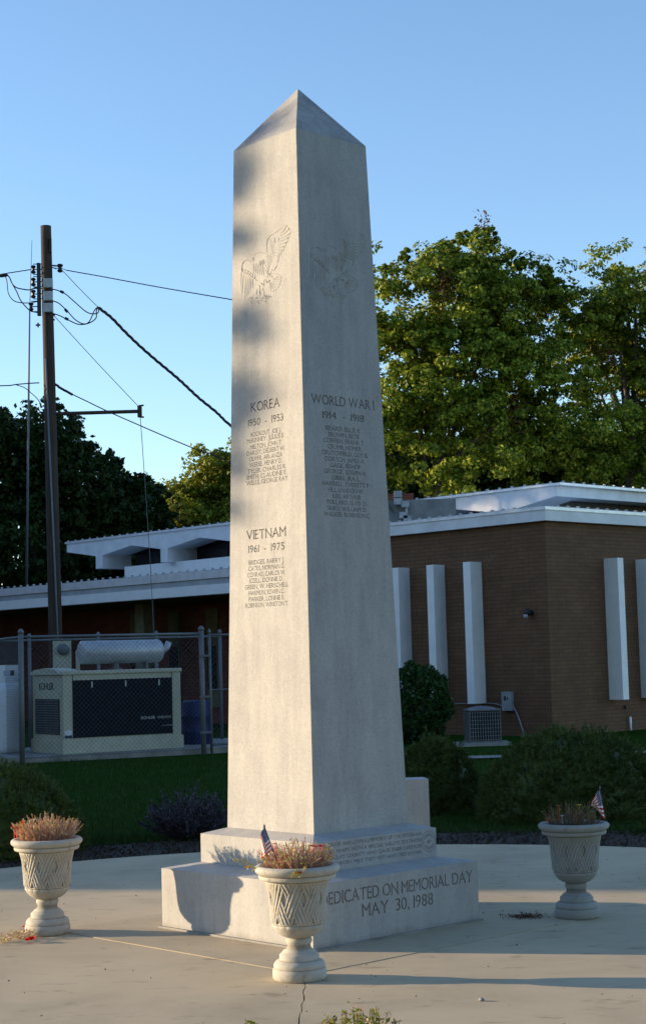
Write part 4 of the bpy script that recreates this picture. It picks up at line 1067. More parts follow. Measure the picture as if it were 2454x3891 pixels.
# low wing with the deep eave, left of the obelisk
EV = 6.5
Lz = lambda x, y: Lw(x, y)[1]
z_top = Lw(871, 2166)[1]; z_top2 = Lw(0, 2244)[1]; z_bot = Lw(871, 2251)[1]
ZT = 0.5 * (z_top + z_top2); ZB = ZT - 0.56
bpart('eave_roof', 'fascia_grey', [(EV, 30, 0.0, 9.0, ZB, ZT)])
bpart('eave_lip', 'metal_edge', [(EV, 30, -0.035, -0.003, ZT - .17, ZT + .03)])
bpart('eave_lower_band', 'white', [(EV, 30, -0.018, -0.003, ZB - .01, ZB + .24)])
trim(lambda a, z, d: _rel(wp(EV + a, -.03 + d, ZT + .031 + z)), 23.0, .33, h=.05)
bpart('eave_soffit', 'soffit', [(EV, 30, 0.05, 8.9, ZB - .03, ZB - .003)])
bpart('eave_wall', 'brick_red', [(EV, 30, 3.2, 8.9, -0.1, ZB - .04)], uvs=True)
for a_ in (8.4, 10.5, 12.5, 14.2, 15.9, 17.7):
    wn = bpart('window', 'tan', [(a_, a_ + .50, 3.13, 3.196, 0.4, ZB - .2)])
    bpart('pane', 'darkglass', [(a_ + .06, a_ + .44, 3.10, 3.128, 0.9, 2.1)], parent=wn)
bpart('tan_post', 'tan', [(15.0, 15.4, 1.2, 1.6, -0.1, ZB - .04)])

# raised folded-plate roof behind
C2 = np.array([5.80, 42.0, 0.0])
Uf = lambda x, y: (lambda q: ((q - C2) @ E1, q[2]))(onplane(x, y, E2, C2))
def ufpoly(name, mat, pxs, d0, d1, parent=bld):
    poly = [Uf(*p) for p in pxs]; mb = MB()
    mb.prism(poly, lambda a, z, d: _rel(C2 + E1 * a + E2 * d + Z * z), d0, d1); return mb.build(name, mat, parent)
z1_ = lambda x, y: (x * 0.6229, 800 + y * 0.6229)
zr_top = 5.82; a_end = 21.2; zleg = 4.87; zbase = 5.30; zpk = 5.53; pitch_len = 3.52; legw = 0.37
fnU = lambda a, z, d: _rel(C2 + E1 * a + E2 * d + Z * z)
legs = [1.56 + pitch_len * k for k in range(6)]
pts = [(-0.05, zr_top), (a_end, zr_top), (a_end, 5.54)]
for a in legs[::-1]:
    pts += [(a + legw, zbase), (a, zbase)]; pts += [(a - 1.6, zpk)]
pts[-1] = (-0.05, 5.55)
mb = MB(); mb.prism(pts, fnU, 0.0, 1.0); up = mb.build('upper_roof', 'fascia', bld)
mb = MB(); mb.prism([(0.0, 5.60), (a_end - .05, 5.60), (a_end - .05, zr_top - .01), (0.0, zr_top - .01)], fnU, 1.0, 11.9); mb.build('roof_slab', 'fascia', bld)
for a in legs:
    mb = MB(); mb.prism([(a, zleg), (a + legw, zleg), (a + legw, zbase + .02), (a, zbase + .02)], fnU, -0.003, 1.2); mb.build('roof_leg', 'fascia', bld)
mb = MB(); mb.prism([(-0.25, zr_top), (a_end + .05, zr_top), (a_end + .05, zr_top + .06), (-0.25, zr_top + .06)], fnU, -.05, 12.0); mb.build('upper_roof_lip', 'metal_edge', bld)
trim(lambda a, z, d: fnU(a, zr_top + .061 + z, -.05 + d), 21.2, .42, h=.04); trim(lambda a, z, d: fnU(-.245 + d, zr_top + .061 + z, a), 12.0, .42, h=.04)
mb = MB(); mb.prism([(-0.10, zr_top - .27), (-0.052, zr_top - .27), (-0.052, zr_top), (-.10, zr_top)], fnU, 0.0, 12.0); mb.build('side_fascia', 'fascia', bld)
mb = MB(); mb.prism([(0.9, zleg - 1.2), (19.0, zleg - 1.2), (19.0, 5.59), (0.9, 5.59)], fnU, 1.3, 12.0); mb.build('clerestory_wall', 'soffit', bld)
mb = MB(); mb.prism([(1.0, zleg - 1.2), (18.9, zleg - 1.2), (18.9, 5.55), (1.0, 5.55)], fnU, 1.22, 1.29); mb.build('clerestory_glass', 'darkglass', bld)
mb = MB(); mb.prism([(4.5, 3.6), (18.41, 3.6), (18.41, 4.88), (4.5, 4.88)], fnU, .35, .6); mb.build('parapet', 'white', bld)
# roof blocks seen right of the obelisk
Zb = lambda x, y: (1400 + x * 0.6939, 1750 + y * 0.6939)
def roofbox(name, mat, px0, px1, ptop, zbot, depth, Yd, uvs=False):
    c = atY(*px0, Yd); z_t = atY(*ptop, Yd)[2]; d = atY(*px1, Yd)
    mb = MB(); L_ = d[0] - c[0]; ang = 0.0
    mb.box(c[0] - BC[0], d[0] - BC[0], Yd - BC[1], Yd - BC[1] + depth, zbot, z_t)
    return mb.build(name, mat, bld, uvfn=(lambda co, nn: (co[0], co[2])) if uvs else None)
roofbox('roof_curb', 'stucco', Zb(60, 300), Zb(480, 300), Zb(300, 212), 4.3, 1.5, 37.6)
roofbox('brick_chimney', 'brick_red', Zb(20, 300), Zb(250, 300), Zb(180, 180), 4.3, 1.0, 39.4, uvs=True)
mb = MB()
for x, y in ((160, 185), (160, 225), (200, 240), (190, 300), (212, 320)):
    q = atY(*Zb(x, y), 37.5) - BC; mb.box(q[0] - .09, q[0] + .09, q[1] - .1, q[1] + .05, q[2] - .07, q[2] + .07)
q0 = atY(*Zb(165, 200), 37.5) - BC; q1 = atY(*Zb(205, 250), 37.5) - BC; q2 = atY(*Zb(212, 335), 37.5) - BC; mb.tube([tuple(q0), tuple(q1), tuple(q2)], .03, 6)
mb.build('roof_conduit', 'boxgrey', bld)

# ------------------------------------------------------------------ fenced yard
FA = atY(84.7, 2894, 29.5); FA[2] = 0; FE = np.array([-2.30, 31.0, 0]); FH = 2.22
fdir = unit(FE - FA); fperp = np.array([-fdir[1], fdir[0], 0])
def post(p, h, r, name, parent, base=np.zeros(3)):
    mb = MB(); q = np.array(p) - base; mb.tube([(q[0], q[1], -.1), (q[0], q[1], h)], r, 12); mb.lathe([(r * 1.15, 0), (r * 1.2, .03), (r * .7, .07), (.005, .085)], 12, c=(q[0], q[1], h)); return mb.build(name, 'galv', parent, smooth=True)
def chain(p0, p1, z0, z1, parent, base, pitch=0.085, r=0.0021):
    L = np.linalg.norm(np.array(p1) - p0); d = (np.array(p1) - p0) / L; mb = MB(); Hh = z1 - z0
    def pt(s, z, o): q = np.array(p0) + d * s - base; return (q[0] - d[1] * o, q[1] + d[0] * o, z)
    k = -Hh
    while k < L:
        for sgn, o in ((1, .002), (-1, -.002)):
            s0, za, s1, zb_ = k, z0, k + Hh, z1
            if s0 < 0: za += -s0; s0 = 0
            if s1 > L: zb_ -= (s1 - L); s1 = L
            if s1 > s0 + .01:
                if sgn > 0: A, B = pt(s0, za, o), pt(s1, zb_, o)
                else: A, B = pt(s0, z1 - (za - z0), o), pt(s1, z1 - (zb_ - z0), o)
                mb.tube([A, B], r, 3, cap=False)
        k += pitch
    return mb.build('chain_mesh', 'chain', parent)
def rail(p0, p1, z, r, parent, base, name='top_rail'):
    mb = MB(); a = np.array(p0) - base; b = np.array(p1) - base; mb.tube([(a[0], a[1], z), (b[0], b[1], z)], r, 10); return mb.build(name, 'galv', parent, smooth=True)
fen = thing('chain_link_fence', FA.tolist(), 'galvanised chain link fence in front of the generator', 'fence')
FL_ = FA + (-fperp * 0) + np.array([-0.85, 2.3, 0]) * 1.6
post(FA, FH, .048, 'corner_post', fen, FA); post(FE, FH, .048, 'corner_post', fen, FA)
rail(FA, FE, FH - .06, .024, fen, FA); rail(FA, FL_, FH - .06, .024, fen, FA)
chain(FA, FE, 0.02, FH - .05, fen, FA); chain(FA, FL_, .02, FH - .05, fen, FA); post(FL_, FH, .04, 'line_post', fen, FA)
rail(FA, FE, 0.05, .006, fen, FA, 'bottom_wire')
gt0 = FE + fdir * 0.16; gt1 = FE + fdir * 1.7
gate = thing('chain_link_gate', gt0.tolist(), 'chain link gate with tubular frame beside the fence post left of the obelisk', 'gate')
post(gt0, FH - .06, .026, 'gate_frame', gate, gt0); post(gt1, FH - .06, .026, 'gate_frame', gate, gt0)
rail(gt0, gt1, FH - .09, .022, gate, gt0, 'gate_rail'); rail(gt0, gt1, 1.12, .018, gate, gt0, 'gate_rail'); rail(gt0, gt1, .12, .022, gate, gt0, 'gate_rail'); chain(gt0, gt1, .13, FH - .1, gate, gt0)
for z_ in (1.75, 1.0, .35):
    q = FE - gt0; mb = MB(); mb.box(q[0] - .05, q[0] + .16, q[1] - .06, q[1] + .06, z_ - .02, z_ + .02); mb.build('hinge', 'galv', gate)
RB0 = FL_.copy(); RB1 = FE + fperp * 3.2 + fdir * 1.7
rear = thing('chain_link_fence', RB0.tolist(), 'rear run of chain link fence behind the generator', 'fence')
rail(RB0, RB1, FH - .06, .024, rear, RB0); chain(RB0, RB1, .02, FH - .05, rear, RB0, pitch=.12)
for k in (0.18, 0.47, 0.72, 1.0): post(RB0 + (RB1 - RB0) * k, FH, .036, 'line_post', rear, RB0)
# pad
setting(sheet('equipment_pad', [tuple((FA + fdir * a + fperp * b)[:2]) for a, b in ((-.6, .15), (5.5, .15), (5.5, 3.6), (-.6, 3.6))], 0.06, 'concrete_old', .12))
# generator
GX = unit(np.array([2.09, 1.32, 0])); GA = math.atan2(GX[1], GX[0]); G0 = np.array([-4.74, 30.25, 0.06])
gen = thing('standby_generator', G0.tolist(), 'cream standby generator cabinet with dark side panel behind the fence', 'generator', rz=GA)
GL, GD, GZ = 2.36, 1.42, 1.41
mb = MB(); mb.box(0, GL, 0, GD, .10, GZ, bev=.012); mb.build('cabinet', 'cream', gen)
mb = MB(); mb.box(-.03, GL + .03, -.03, GD + .03, .0, .24, bev=.01); mb.build('skid_base', 'cream', gen)
mb = MB(); mb.box(-.02, GL + .02, -.035, GD + .035, GZ, GZ + .07, bev=.02); mb.build('roof_cap', 'cream', gen)
mb = MB(); mb.box(.19, GL - .19, -.022, -.002, .28, 1.31, bev=.004); pn = mb.build('side_panel', 'navy', gen)
for x in (.55, 1.22, 1.90): mb = MB(); mb.box(x - .012, x + .012, -.042, -.0225, 1.17, 1.28, bev=.004); mb.build('latch', 'silver', pn)
for x in (.185, GL - .185): mb = MB(); mb.box(x - .006, x + .006, -.008, -.001, .26, 1.46); mb.build('seam', 'black', gen)
def letters(s, size, mat, parent, M4, name='lettering'):
    cs = text_contours(s); v, f = plate_text(cs, size); mb = MB(); mb.add([tuple((M4 @ Vector(p))[:]) for p in v], f); return mb.build(name, mat, parent)
def plate_text(cs, size):
    cu = bpy.data.curves.new('x', 'CURVE'); cu.dimensions = '2D'; cu.fill_mode = 'BOTH'; cu.extrude = 0.0015
    for c in cs:
        sp = cu.splines.new('POLY'); sp.points.add(len(c) - 1)
        for i, p in enumerate(c): sp.points[i].co = (p[0] * size, p[1] * size, 0, 1)
        sp.use_cyclic_u = True
    o = bpy.data.objects.new('x', cu); COL.objects.link(o); dg = bpy.context.evaluated_depsgraph_get(); ev = o.evaluated_get(dg); me = ev.to_mesh()
    r_ = ([v.co[:] for v in me.vertices], [tuple(p.vertices) for p in me.polygons]); ev.to_mesh_clear(); bpy.data.objects.remove(o); bpy.data.curves.remove(cu); return r_
RX = Matrix.Rotation(math.pi / 2, 4, 'X')
letters('KOHLER', .075, 'lettering', gen, Matrix.Translation((1.52, -.026, .56)) @ RX)
letters('POWER SYSTEMS', .060, 'boxgrey', gen, Matrix.Translation((1.86, -.026, .56)) @ RX @ Matrix.Diagonal((.62, 1.1, 1, 1)))
letters('FAST-RESPONSE', .03, 'boxgrey', gen, Matrix.Translation((1.95, -.026, .42)) @ RX)
RL = Matrix.Rotation(-math.pi / 2, 4, 'Z') @ RX
letters('KOHLER', .18, 'black', gen, Matrix.Translation((-.004, 1.10, 1.15)) @ RL @ Matrix.Diagonal((1.0, 1, 1, 1)))
mb = MB(); mb.box(-.016, -.002, .16, 1.26, .34, .98, bev=.003); lv = mb.build('intake_grille', 'black', gen)
mb = MB()
for i in range(14): z_ = .36 + i * .045; mb.box(-.024, -.017, .17, 1.25, z_, z_ + .014)
for i in range(14): y_ = .18 + i * .080; mb.box(-.027, -.0245, y_, y_ + .012, .35, .97)
mb.build('grille_bars', 'acgrey', lv)
mb = MB(); mb.prism([(0, GZ + .01), (GD, GZ + .01), (GD * .85, GZ + .10), (GD * .5, GZ + .13), (GD * .15, GZ + .10)], lambda a, z, d: (d, a, z), -.06, .35); mb.build('end_hood', 'cream', gen)
mb = MB(); mb.box(.02, .16, -.008, -.001, .28, .42); mb.build('warning_label', 'lettering', gen)
mb = MB(); mb.box(.02, .16, -.010, -.0085, .28, .33); mb.build('warning_label', 'blue', gen)
# muffler
mu = MB(); mz = 1.41 + .13 + .25 + .02
mu.tube([(.58, .5, mz), (.60, .5, mz), (2.16, .5, mz), (2.20, .5, mz)], [.19, .215, .215, .18], 28); mf = mu.build('muffler', 'silver', gen, smooth=True)
mu = MB(); mu.tube([(2.20, .5, mz), (2.28, .5, mz + .01), (2.34, .5, mz + .06), (2.39, .5, mz + .16)], [.055, .06, .06, .06], 12); mu.build('exhaust_elbow', 'silver', gen, smooth=True)
mu = MB(); mu.tube([(1.28, .5, GZ), (1.28, .5, mz - .19)], .06, 12); mu.tube([(1.28, .5, GZ + .07), (1.28, .5, GZ + .10)], .12, 14); mu.build('exhaust_pipe', 'galv', gen); mu = MB(); mu.box(1.86, 1.90, .40, .60, GZ + .05, mz - .17); mu.build('muffler_stand', 'galv', gen, smooth=False)
# tank
tk = atY(-4, 2832, 31.4); tank = thing('propane_tank', (tk[0], 31.4, 0.06), 'white upright gas tank with collar at the left edge behind the fence', 'gas tank')
mb = MB(); mb.lathe([(.40, 0), (.42, .02), (.46, .06), (.47, .12), (.47, 1.12), (.45, 1.22), (.36, 1.31), (.2, 1.36), (.02, 1.37)], 40); mb.build('shell', 'tankwhite', tank, smooth=True)
mb = MB(); n = 28
for k in range(n):
    a = 2 * math.pi * k / n; b = 2 * math.pi * (k + 1) / n
    z0_, z1__ = (1.28, 1.62)
    if k % 7 in (2, 3, 4): segs_ = ((1.28, 1.42), (1.52, 1.60 + .02))
    else: segs_ = ((1.28, 1.62),)
    for (p_, q_) in segs_:
        ra, rb = .375, .365
        mb.add([(rr_ * math.cos(t_), rr_ * math.sin(t_), z_) for z_ in (p_, q_) for rr_, t_ in ((ra, a), (ra, b), (rb, b), (rb, a))], [(0, 3, 2, 1), (4, 5, 6, 7), (0, 1, 5, 4), (1, 2, 6, 5), (2, 3, 7, 6), (3, 0, 4, 7)])
mb.build('collar', 'tankwhite', tank)
# blue barrel behind the gate
bp_ = FE + fdir * .55 + fperp * 1.7; bb = thing('blue_barrel', bp_.tolist(), 'dark blue plastic barrel behind the chain link gate', 'barrel')
mb = MB(); mb.lathe([(.26, 0), (.28, .03), (.28, .28), (.292, .30), (.28, .32), (.28, .58), (.292, .60), (.28, .62), (.28, .86), (.25, .90), (.02, .90)], 28); mb.build('drum', 'blue', bb, smooth=True)
mb = MB(); mb.lathe([(.04, 0), (.04, .03), (.01, .035)], 12, c=(.12, 0, .9)); mb.build('bung', 'black', bb)

# ------------------------------------------------------------------ utility pole
PY = 36.0
pt_, pb_ = atY(174, 858, PY), atY(208, 2295, PY)
sl = (pt_ - pb_) / (pt_[2] - pb_[2]); P0 = pb_ - sl * pb_[2]
pole = thing('utility_pole', P0.tolist(), 'tall weathered wooden utility pole with conduit and insulators', 'utility pole')
pr_ = lambda z: tuple((sl * z)[:2]) + (z,)
mb = MB(); hz = pt_[2]
zs = np.linspace(-.2, hz, 40); mb.tube([pr_(z_) for z_ in zs], [.155 - .038 * (z_ / hz) for z_ in zs], 20); mb.build('shaft', 'wood', pole, smooth=True)
mb = MB(); q = np.array(pr_(hz - .9)); mb.box(q[0] + .085, q[0] + .125, q[1] - .14, q[1] - .06, hz - .62, hz - .30); mb.build('splinter', 'wood', pole)
def pp(zx, zy): return Vector(atY(*z1_(zx, zy), PY)) - Vector(P0)     # a point at the pole's distance, local
def pw(zx, zy, dy=0.0): return Vector(atY(*z1_(zx, zy), PY + dy))
mb = MB(); a = pp(286, 910); b = pp(352, 2400); a.y -= .14; b.y -= .17; c_ = b + (b - a).normalized() * 2.6
mb.tube([a[:], b[:], c_[:]], .020, 10); mb.build('conduit', 'galv', pole, smooth=True)
for (y_) in (1830, 2340): pass
q = [pp(238, 320), pp(238, 640)]
mb = MB(); mb.box(q[1].x - .03, q[0].x + .03, -.05 + q[0].y, .05 + q[0].y, q[1].z, q[0].z); mb.build('insulator_rack', 'wire', pole)
for (x, y) in ((203, 358), (203, 434), (203, 508), (190, 585)):
    mb = MB(); p_ = pp(x, y); mb.lathe([(.035, -.09), (.06, -.06), (.03, -.02), (.03, .02), (.06, .06), (.035, .09)], 12, c=p_[:]); mb.tube([p_[:], (p_.x + .20, p_.y, p_.z)], .012, 6); mb.tube([(p_.x, p_.y, p_.z + .12), (p_.x + .20, p_.y, p_.z + .12)], .010, 6); mb.tube([(p_.x, p_.y, p_.z - .11), (p_.x + .20, p_.y, p_.z - .11)], .010, 6); mb.build('spool_insulator', 'black', pole)
for (y) in (452, 530, 602):
    mb = MB(); p_ = pp(301, y); mb.box(p_.x - .10, p_.x + .10, p_.y - .22, p_.y - .10, p_.z - .10, p_.z + .10, bev=.015); mb.build('porcelain_block', 'porcelain', pole)
mb = MB(); p_ = pp(366, 350); mb.lathe([(.04, -.09), (.065, -.06), (.04, -.02), (.04, .02), (.07, .06), (.05, .09)], 12, c=p_[:]); mb.tube([pp(318, 332)[:], pp(372, 334)[:]], .012, 6); mb.tube([pp(318, 345)[:], pp(345, 355)[:]], .012, 6); mb.build('spool_insulator', 'black', pole)
for x, y in ((232, 697), (322, 635), (320, 665)):
    mb = MB(); p_ = pp(x, y); mb.tube([(p_.x - .05, p_.y, p_.z), (p_.x + .05, p_.y, p_.z)], .02, 6); mb.tube([(p_.x, p_.y, p_.z - .05), (p_.x, p_.y, p_.z + .05)], .02, 6); mb.build('bolt', 'wire', pole)
arm = MB(); a = pp(318, 1240); b = pp(852, 1224); arm.tube([a[:], b[:]], .040, 10); arm.tube([(b.x, b.y, b.z - .13), (b.x, b.y, b.z + .12)], [.05, .05], 8); arm.tube([(b.x - .02, b.y, b.z + .12), (b.x + .09, b.y, b.z + .13)], .02, 6); arm.tube([(b.x - .02, b.y, b.z - .12), (b.x + .09, b.y, b.z - .13)], .02, 6); arm.build('guy_arm', 'wood', pole, smooth=False)
G_ = 'overhead service cables'
cable('guy_wire', [pw(325, 635), pw(590, 925), pw(853, 1203)], .008, 'wire', 'thin guy wire slanting from the pole top down to the side arm', 'wire', segs=4)
cable('guy_wire', [pw(855, 1247), pw(895, 1820), pw(930, 2400), Vector((pw(955, 2820).x, PY, 0.0))], .008, 'wire_grey', 'thin guy wire dropping from the side arm to the ground', 'wire', segs=4)
cable('overhead_cable', [pw(318, 345), pw(345, 352), pw(380, 365), pw(490, 480), pw(600, 590, .3)], .008, 'wire', 'bare black wire sloping from the pole top to the cable splice', 'cable')
cable('overhead_cable', [pw(600, 590, .3), pw(680, 652, .8), pw(760, 735, 1.2), pw(850, 822, 1.6), pw(950, 910, 2.), pw(1090, 1028, 2.6), pw(1210, 1140, 3.2), pw(1320, 1230, 3.6), pw(1480, 1372, 4.0), Vector(wp(5.5, .3, 4.57))], .023, 'wire', 'thick black twisted cable sagging from the pole to behind the obelisk', 'cable', twist=.62)
cable('overhead_cable', [pw(405, 362), pw(470, 374), pw(640, 404), pw(900, 453), pw(1180, 502), pw(1415, 542), pw(1600, 574), Vector(wp(4.5, .5, 4.57))], .008, 'wire_grey', 'thin twisted wire running right from the pole top across the sky', 'cable', twist=.40)
cable('overhead_cable', [pw(318, 335), pw(360, 345), pw(405, 362)], .008, 'wire_grey', 'short tie wire joining the pole top to the thin right hand wire', 'cable')
cable('jumper_wire', [pw(318, 478), pw(350, 485), pw(400, 508), pw(460, 560), pw(520, 612), pw(560, 628), pw(598, 622), pw(600, 592)], .013, 'wire', 'upper black loop wire hanging right of the pole', 'wire', 'loop wires right of the pole')
cable('jumper_wire', [pw(318, 548), pw(360, 565), pw(410, 612), pw(460, 665), pw(510, 690), pw(545, 675), pw(575, 610), pw(592, 590)], .013, 'wire', 'middle black loop wire hanging right of the pole', 'wire', 'loop wires right of the pole')
cable('jumper_wire', [pw(320, 626), pw(360, 638), pw(420, 668), pw(480, 693), pw(540, 686), pw(585, 655), pw(588, 610), pw(596, 588)], .013, 'wire', 'lowest black loop wire hanging right of the pole', 'wire', 'loop wires right of the pole')
for x, y, x2, y2, o_ in ((368, 490, 388, 500, 0), (396, 600, 412, 618, 1), (396, 654, 416, 664, 2)):
    mb = MB(); a = pw(x, y); b = pw(x2, y2); mb.tube([(0, 0, 0), (b - a)[:]], .030, 8); q = mb.build('cable_clamp', 'wire'); q.location = a; tag(q, ('splice clamp on the upper', 'splice clamp on the middle', 'splice clamp on the lowest')[o_] + ' loop wire right of the pole', 'clamp', 'splice clamps on the loop wires')
cable('overhead_cable', [pw(-260, 428), pw(-100, 405), pw(0, 388), pw(100, 372), pw(190, 358)], .008, 'wire_grey', 'thin twisted wire coming from the left to the top insulator', 'cable', twist=.40)
cable('overhead_cable', [pw(-260, 450), pw(-100, 418), pw(0, 397), pw(45, 390)], .026, 'wire', 'thick black cable coming in from the left picture edge', 'cable', twist=.6)
cable('jumper_wire', [pw(45, 390), pw(60, 410), pw(75, 445), pw(100, 468), pw(140, 478), pw(180, 482), pw(215, 470), pw(240, 470)], .014, 'wire', 'black wire curving from the left cable to the third insulator', 'wire')
cable('jumper_wire', [pw(75, 445), pw(100, 490), pw(125, 545), pw(160, 588), pw(190, 612), pw(240, 622)], .014, 'wire', 'black wire running down to the lowest insulator left of the pole', 'wire')
cable('jumper_wire', [pw(30, 390), pw(42, 430), pw(50, 500), pw(75, 540), pw(110, 558), pw(180, 562), pw(240, 550)], .011, 'wire', 'outer black loop wire hanging left of the pole', 'wire')
cable('telephone_cable', [pw(-260, 1080), pw(-80, 1072), pw(0, 1068), pw(60, 1066), pw(100, 1060), pw(180, 1053), pw(240, 1050)], .013, 'wire', 'level black telephone cable reaching the pole from the left edge', 'cable')
cable('telephone_cable', [pw(100, 1063), pw(150, 1080), pw(190, 1112), pw(225, 1145), pw(250, 1180)], .010, 'wire', 'short telephone cable tail drooping left of the pole', 'cable')
cable('telephone_cable', [pw(320, 1045), pw(375, 1085), pw(420, 1110), pw(530, 1163), pw(650, 1221), pw(870, 1318), pw(1060, 1400), pw(1230, 1470), pw(1400, 1540), Vector(wp(6.2, .2, 4.57))], .013, 'wire', 'telephone cable sloping right from the pole to behind the obelisk', 'cable')
mb = MB()
a0_ = pw(320, 1045)
for x, y in ((335, 1058), (378, 1087), (420, 1110)):
    q = pw(x, y) - a0_; mb.tube([(q.x - .08, q.y, q.z + .05), (q.x + .08, q.y, q.z - .05)], .03, 6)
q = mb.build('cable_clamp', 'wire'); q.location = a0_; tag(q, 'row of black clamps on the telephone cable just right of the pole', 'clamp')
# antenna mast on the far roof
MY = 46.0; mt = atY(*z1_(195, 180), MY); mj = atY(*z1_(181, 600), MY); mbm = atY(*z1_(162, 2262), MY)
mast = thing('antenna_mast', (mbm[0], MY, 3.9), 'thin metal antenna mast left of the pole, rising from the roof', 'antenna')
b0 = Vector((mbm[0], MY, 3.9)); mb = MB(); mb.tube([(0, 0, 0), (Vector(mj) - b0)[:]], [.038, .022], 8); mb.build('tube', 'galv', mast, smooth=True)
mb = MB(); mb.tube([(Vector(mj) - b0)[:], (Vector(mt) - b0)[:]], [.014, .008], 6); mb.build('whip', 'wire_grey', mast)

zg = lambda x, y: (x * .5925, 2100 + y * .5925)
q0 = atY(*zg(342, 740), 35.2); q1 = atY(*zg(455, 562), 35.2)
mbd = thing('meter_board', (q0[0], 35.2, 0.06), 'tan board with round meter fixed low behind the generator by the pole', 'electrical box')
mb = MB(); mb.box(0, q1[0] - q0[0], -.05, .05, 0.3, q1[2] - .06, bev=.01); mb.box(.08, .16, .06, .14, 0, 1.9); mb.box(.46, .54, .06, .14, 0, 1.9); mb.build('board', 'cream', mbd)
qm = atY(*zg(405, 622), 35.1); mb = MB(); mb.tube([(qm[0] - q0[0], -.051, qm[2] - .06), (qm[0] - q0[0], -.14, qm[2] - .06), (qm[0] - q0[0], -.19, qm[2] - .06)], [.12, .12, .08], 18); mb.build('meter', 'galv', mbd, smooth=True)
# ------------------------------------------------------------------ trees
def crown_points(blobs, nclump, r, hollow=0.5):
    vol = np.array([b[3] * b[4] * b[5] for b in blobs]) ** (2 / 3); pick = r.choice(len(blobs), nclump, p=vol / vol.sum())
    B = np.array(blobs)[pick]; d = unit(r.normal(size=(nclump, 3))); rad = r.uniform(hollow, 1.0, nclump) ** 0.7
    return B[:, :3] + d * B[:, 3:6] * rad[:, None]
def tree(name, base, blobs, nclump, per, leaf, mat, label, seed, clump=0.55, trunk=0.28, group=None, brown=0, stray=0, limbs=9, cat='tree', sub=5, fill=0.8, sprigs=()):
    r = np.random.default_rng(seed); base = np.array(base, float)
    t = thing(name, base.tolist(), label, cat, group)
    C = crown_points(blobs, nclump, r, .72)
    cs = clump * r.uniform(.45, 1.2, nclump)
    if len(sprigs): C = np.concatenate([C, np.array([q[:3] for q in sprigs])]); cs = np.concatenate([cs, np.array([q[3] for q in sprigs])]); nclump += len(sprigs)
    # each bough is a lumpy puff: leaves lie on its shell and face outward
    S_ = np.repeat(C, sub, 0) + r.normal(0, 1, (nclump * sub, 3)) * np.repeat(cs, sub)[:, None] * np.array([.52, .52, .36])
    m = nclump * sub; k = max(1, per // sub); kr = (np.repeat(np.repeat(cs, sub), k) * (.42 if sub < 8 else .27))[:, None]
    dd = unit(r.normal(size=(m * k, 3)) + np.array([0, 0, .25])); P = np.repeat(S_, k, 0) + dd * kr * (r.uniform(.25, 1.08, m * k) ** .5)[:, None] * np.array([1, 1, .72])
    bo = unit(P - np.repeat(np.repeat(C, sub, 0), k, 0)); nrm = unit(dd * .8 + bo * (.0 if sub < 8 else .9) + r.normal(0, .6, dd.shape) + np.array([0, 0, .25]))
    # dull fill deeper in the crown
    F_ = crown_points(blobs, max(400, nclump * 9), r, .25); F_ = F_[r.uniform(size=len(F_)) < fill]
    FP = np.repeat(F_, 5, 0) + r.normal(0, .18, (len(F_) * 5, 3)); fd = unit(r.normal(size=FP.shape))
    P = np.concatenate([P, FP]); nrm = np.concatenate([nrm, fd])
    V = leaves(P - base, leaf, .6, .55, r, nrm)
    mi = np.zeros(len(V), int)
    if brown:
        top = [b for b in blobs]
        for j in range(brown):
            b = blobs[r.integers(0, len(blobs))]; d = unit(np.array([r.normal(0, .5), -1.0 * abs(r.normal(0, .6)), abs(r.normal(.9, .3))])); c = np.array(b[:3]) + d * np.array(b[3:6]) * 1.0
            Pb = c + r.normal(0, 1, (160, 3)) * np.array([.16, .16, .42]); Vb = leaves(Pb - base, leaf * .9, .5, .0, r); V = np.concatenate([V, Vb]); mi = np.concatenate([mi, np.ones(len(Vb), int)])
    quads('crown', V, [mat, 'leaf_brown'], t, mi)
    mb = MB(); rr = random.Random(seed)
    zc = np.mean([b[2] for b in blobs]); zlow = min(b[2] - b[5] for b in blobs)
    tops = sorted(blobs, key=lambda b: -b[2])
    hgt = zc
    mb.tube([(0, 0, -.2), (rr.uniform(-.2, .2), rr.uniform(-.2, .2), zlow * .6), (rr.uniform(-.5, .5), 0, hgt)], [trunk * 1.25, trunk, trunk * .45], 12)
    for i in range(limbs):
        b = blobs[i % len(blobs)]; z0_ = rr.uniform(max(1.5, zlow * .7), hgt * .9)
        e = np.array(b[:3]) - base + np.array([rr.uniform(-.5, .5) * b[3], rr.uniform(-.5, .5) * b[4], rr.uniform(-.2, .6) * b[5]]); mid = np.array([e[0] * .45, e[1] * .45, (z0_ + e[2]) / 2 + .2])
        mb.tube([tuple(p) for p in smooth_path([(0, 0, z0_), tuple(mid), tuple(e)], 4)], [trunk * .5, trunk * .45, trunk * .4, trunk * .35, trunk * .3, trunk * .22, trunk * .16, trunk * .1, trunk * .05], 7)
    mb.build('trunk', 'bark', t, smooth=True)
    return t
def blob(px, py, Y, rpx, rpy=None, ry=None):
    """crown lobe centred at a pixel, radii in pixels at that distance"""
    q = atY(px, py, Y); k = Y / FOC; rpy = rpy or rpx
    return (q[0], Y, q[2], rpx * k, ry or rpx * k, rpy * k)
d_ = 1.6155
def dsp(x, y): return (x * d_, y * d_)
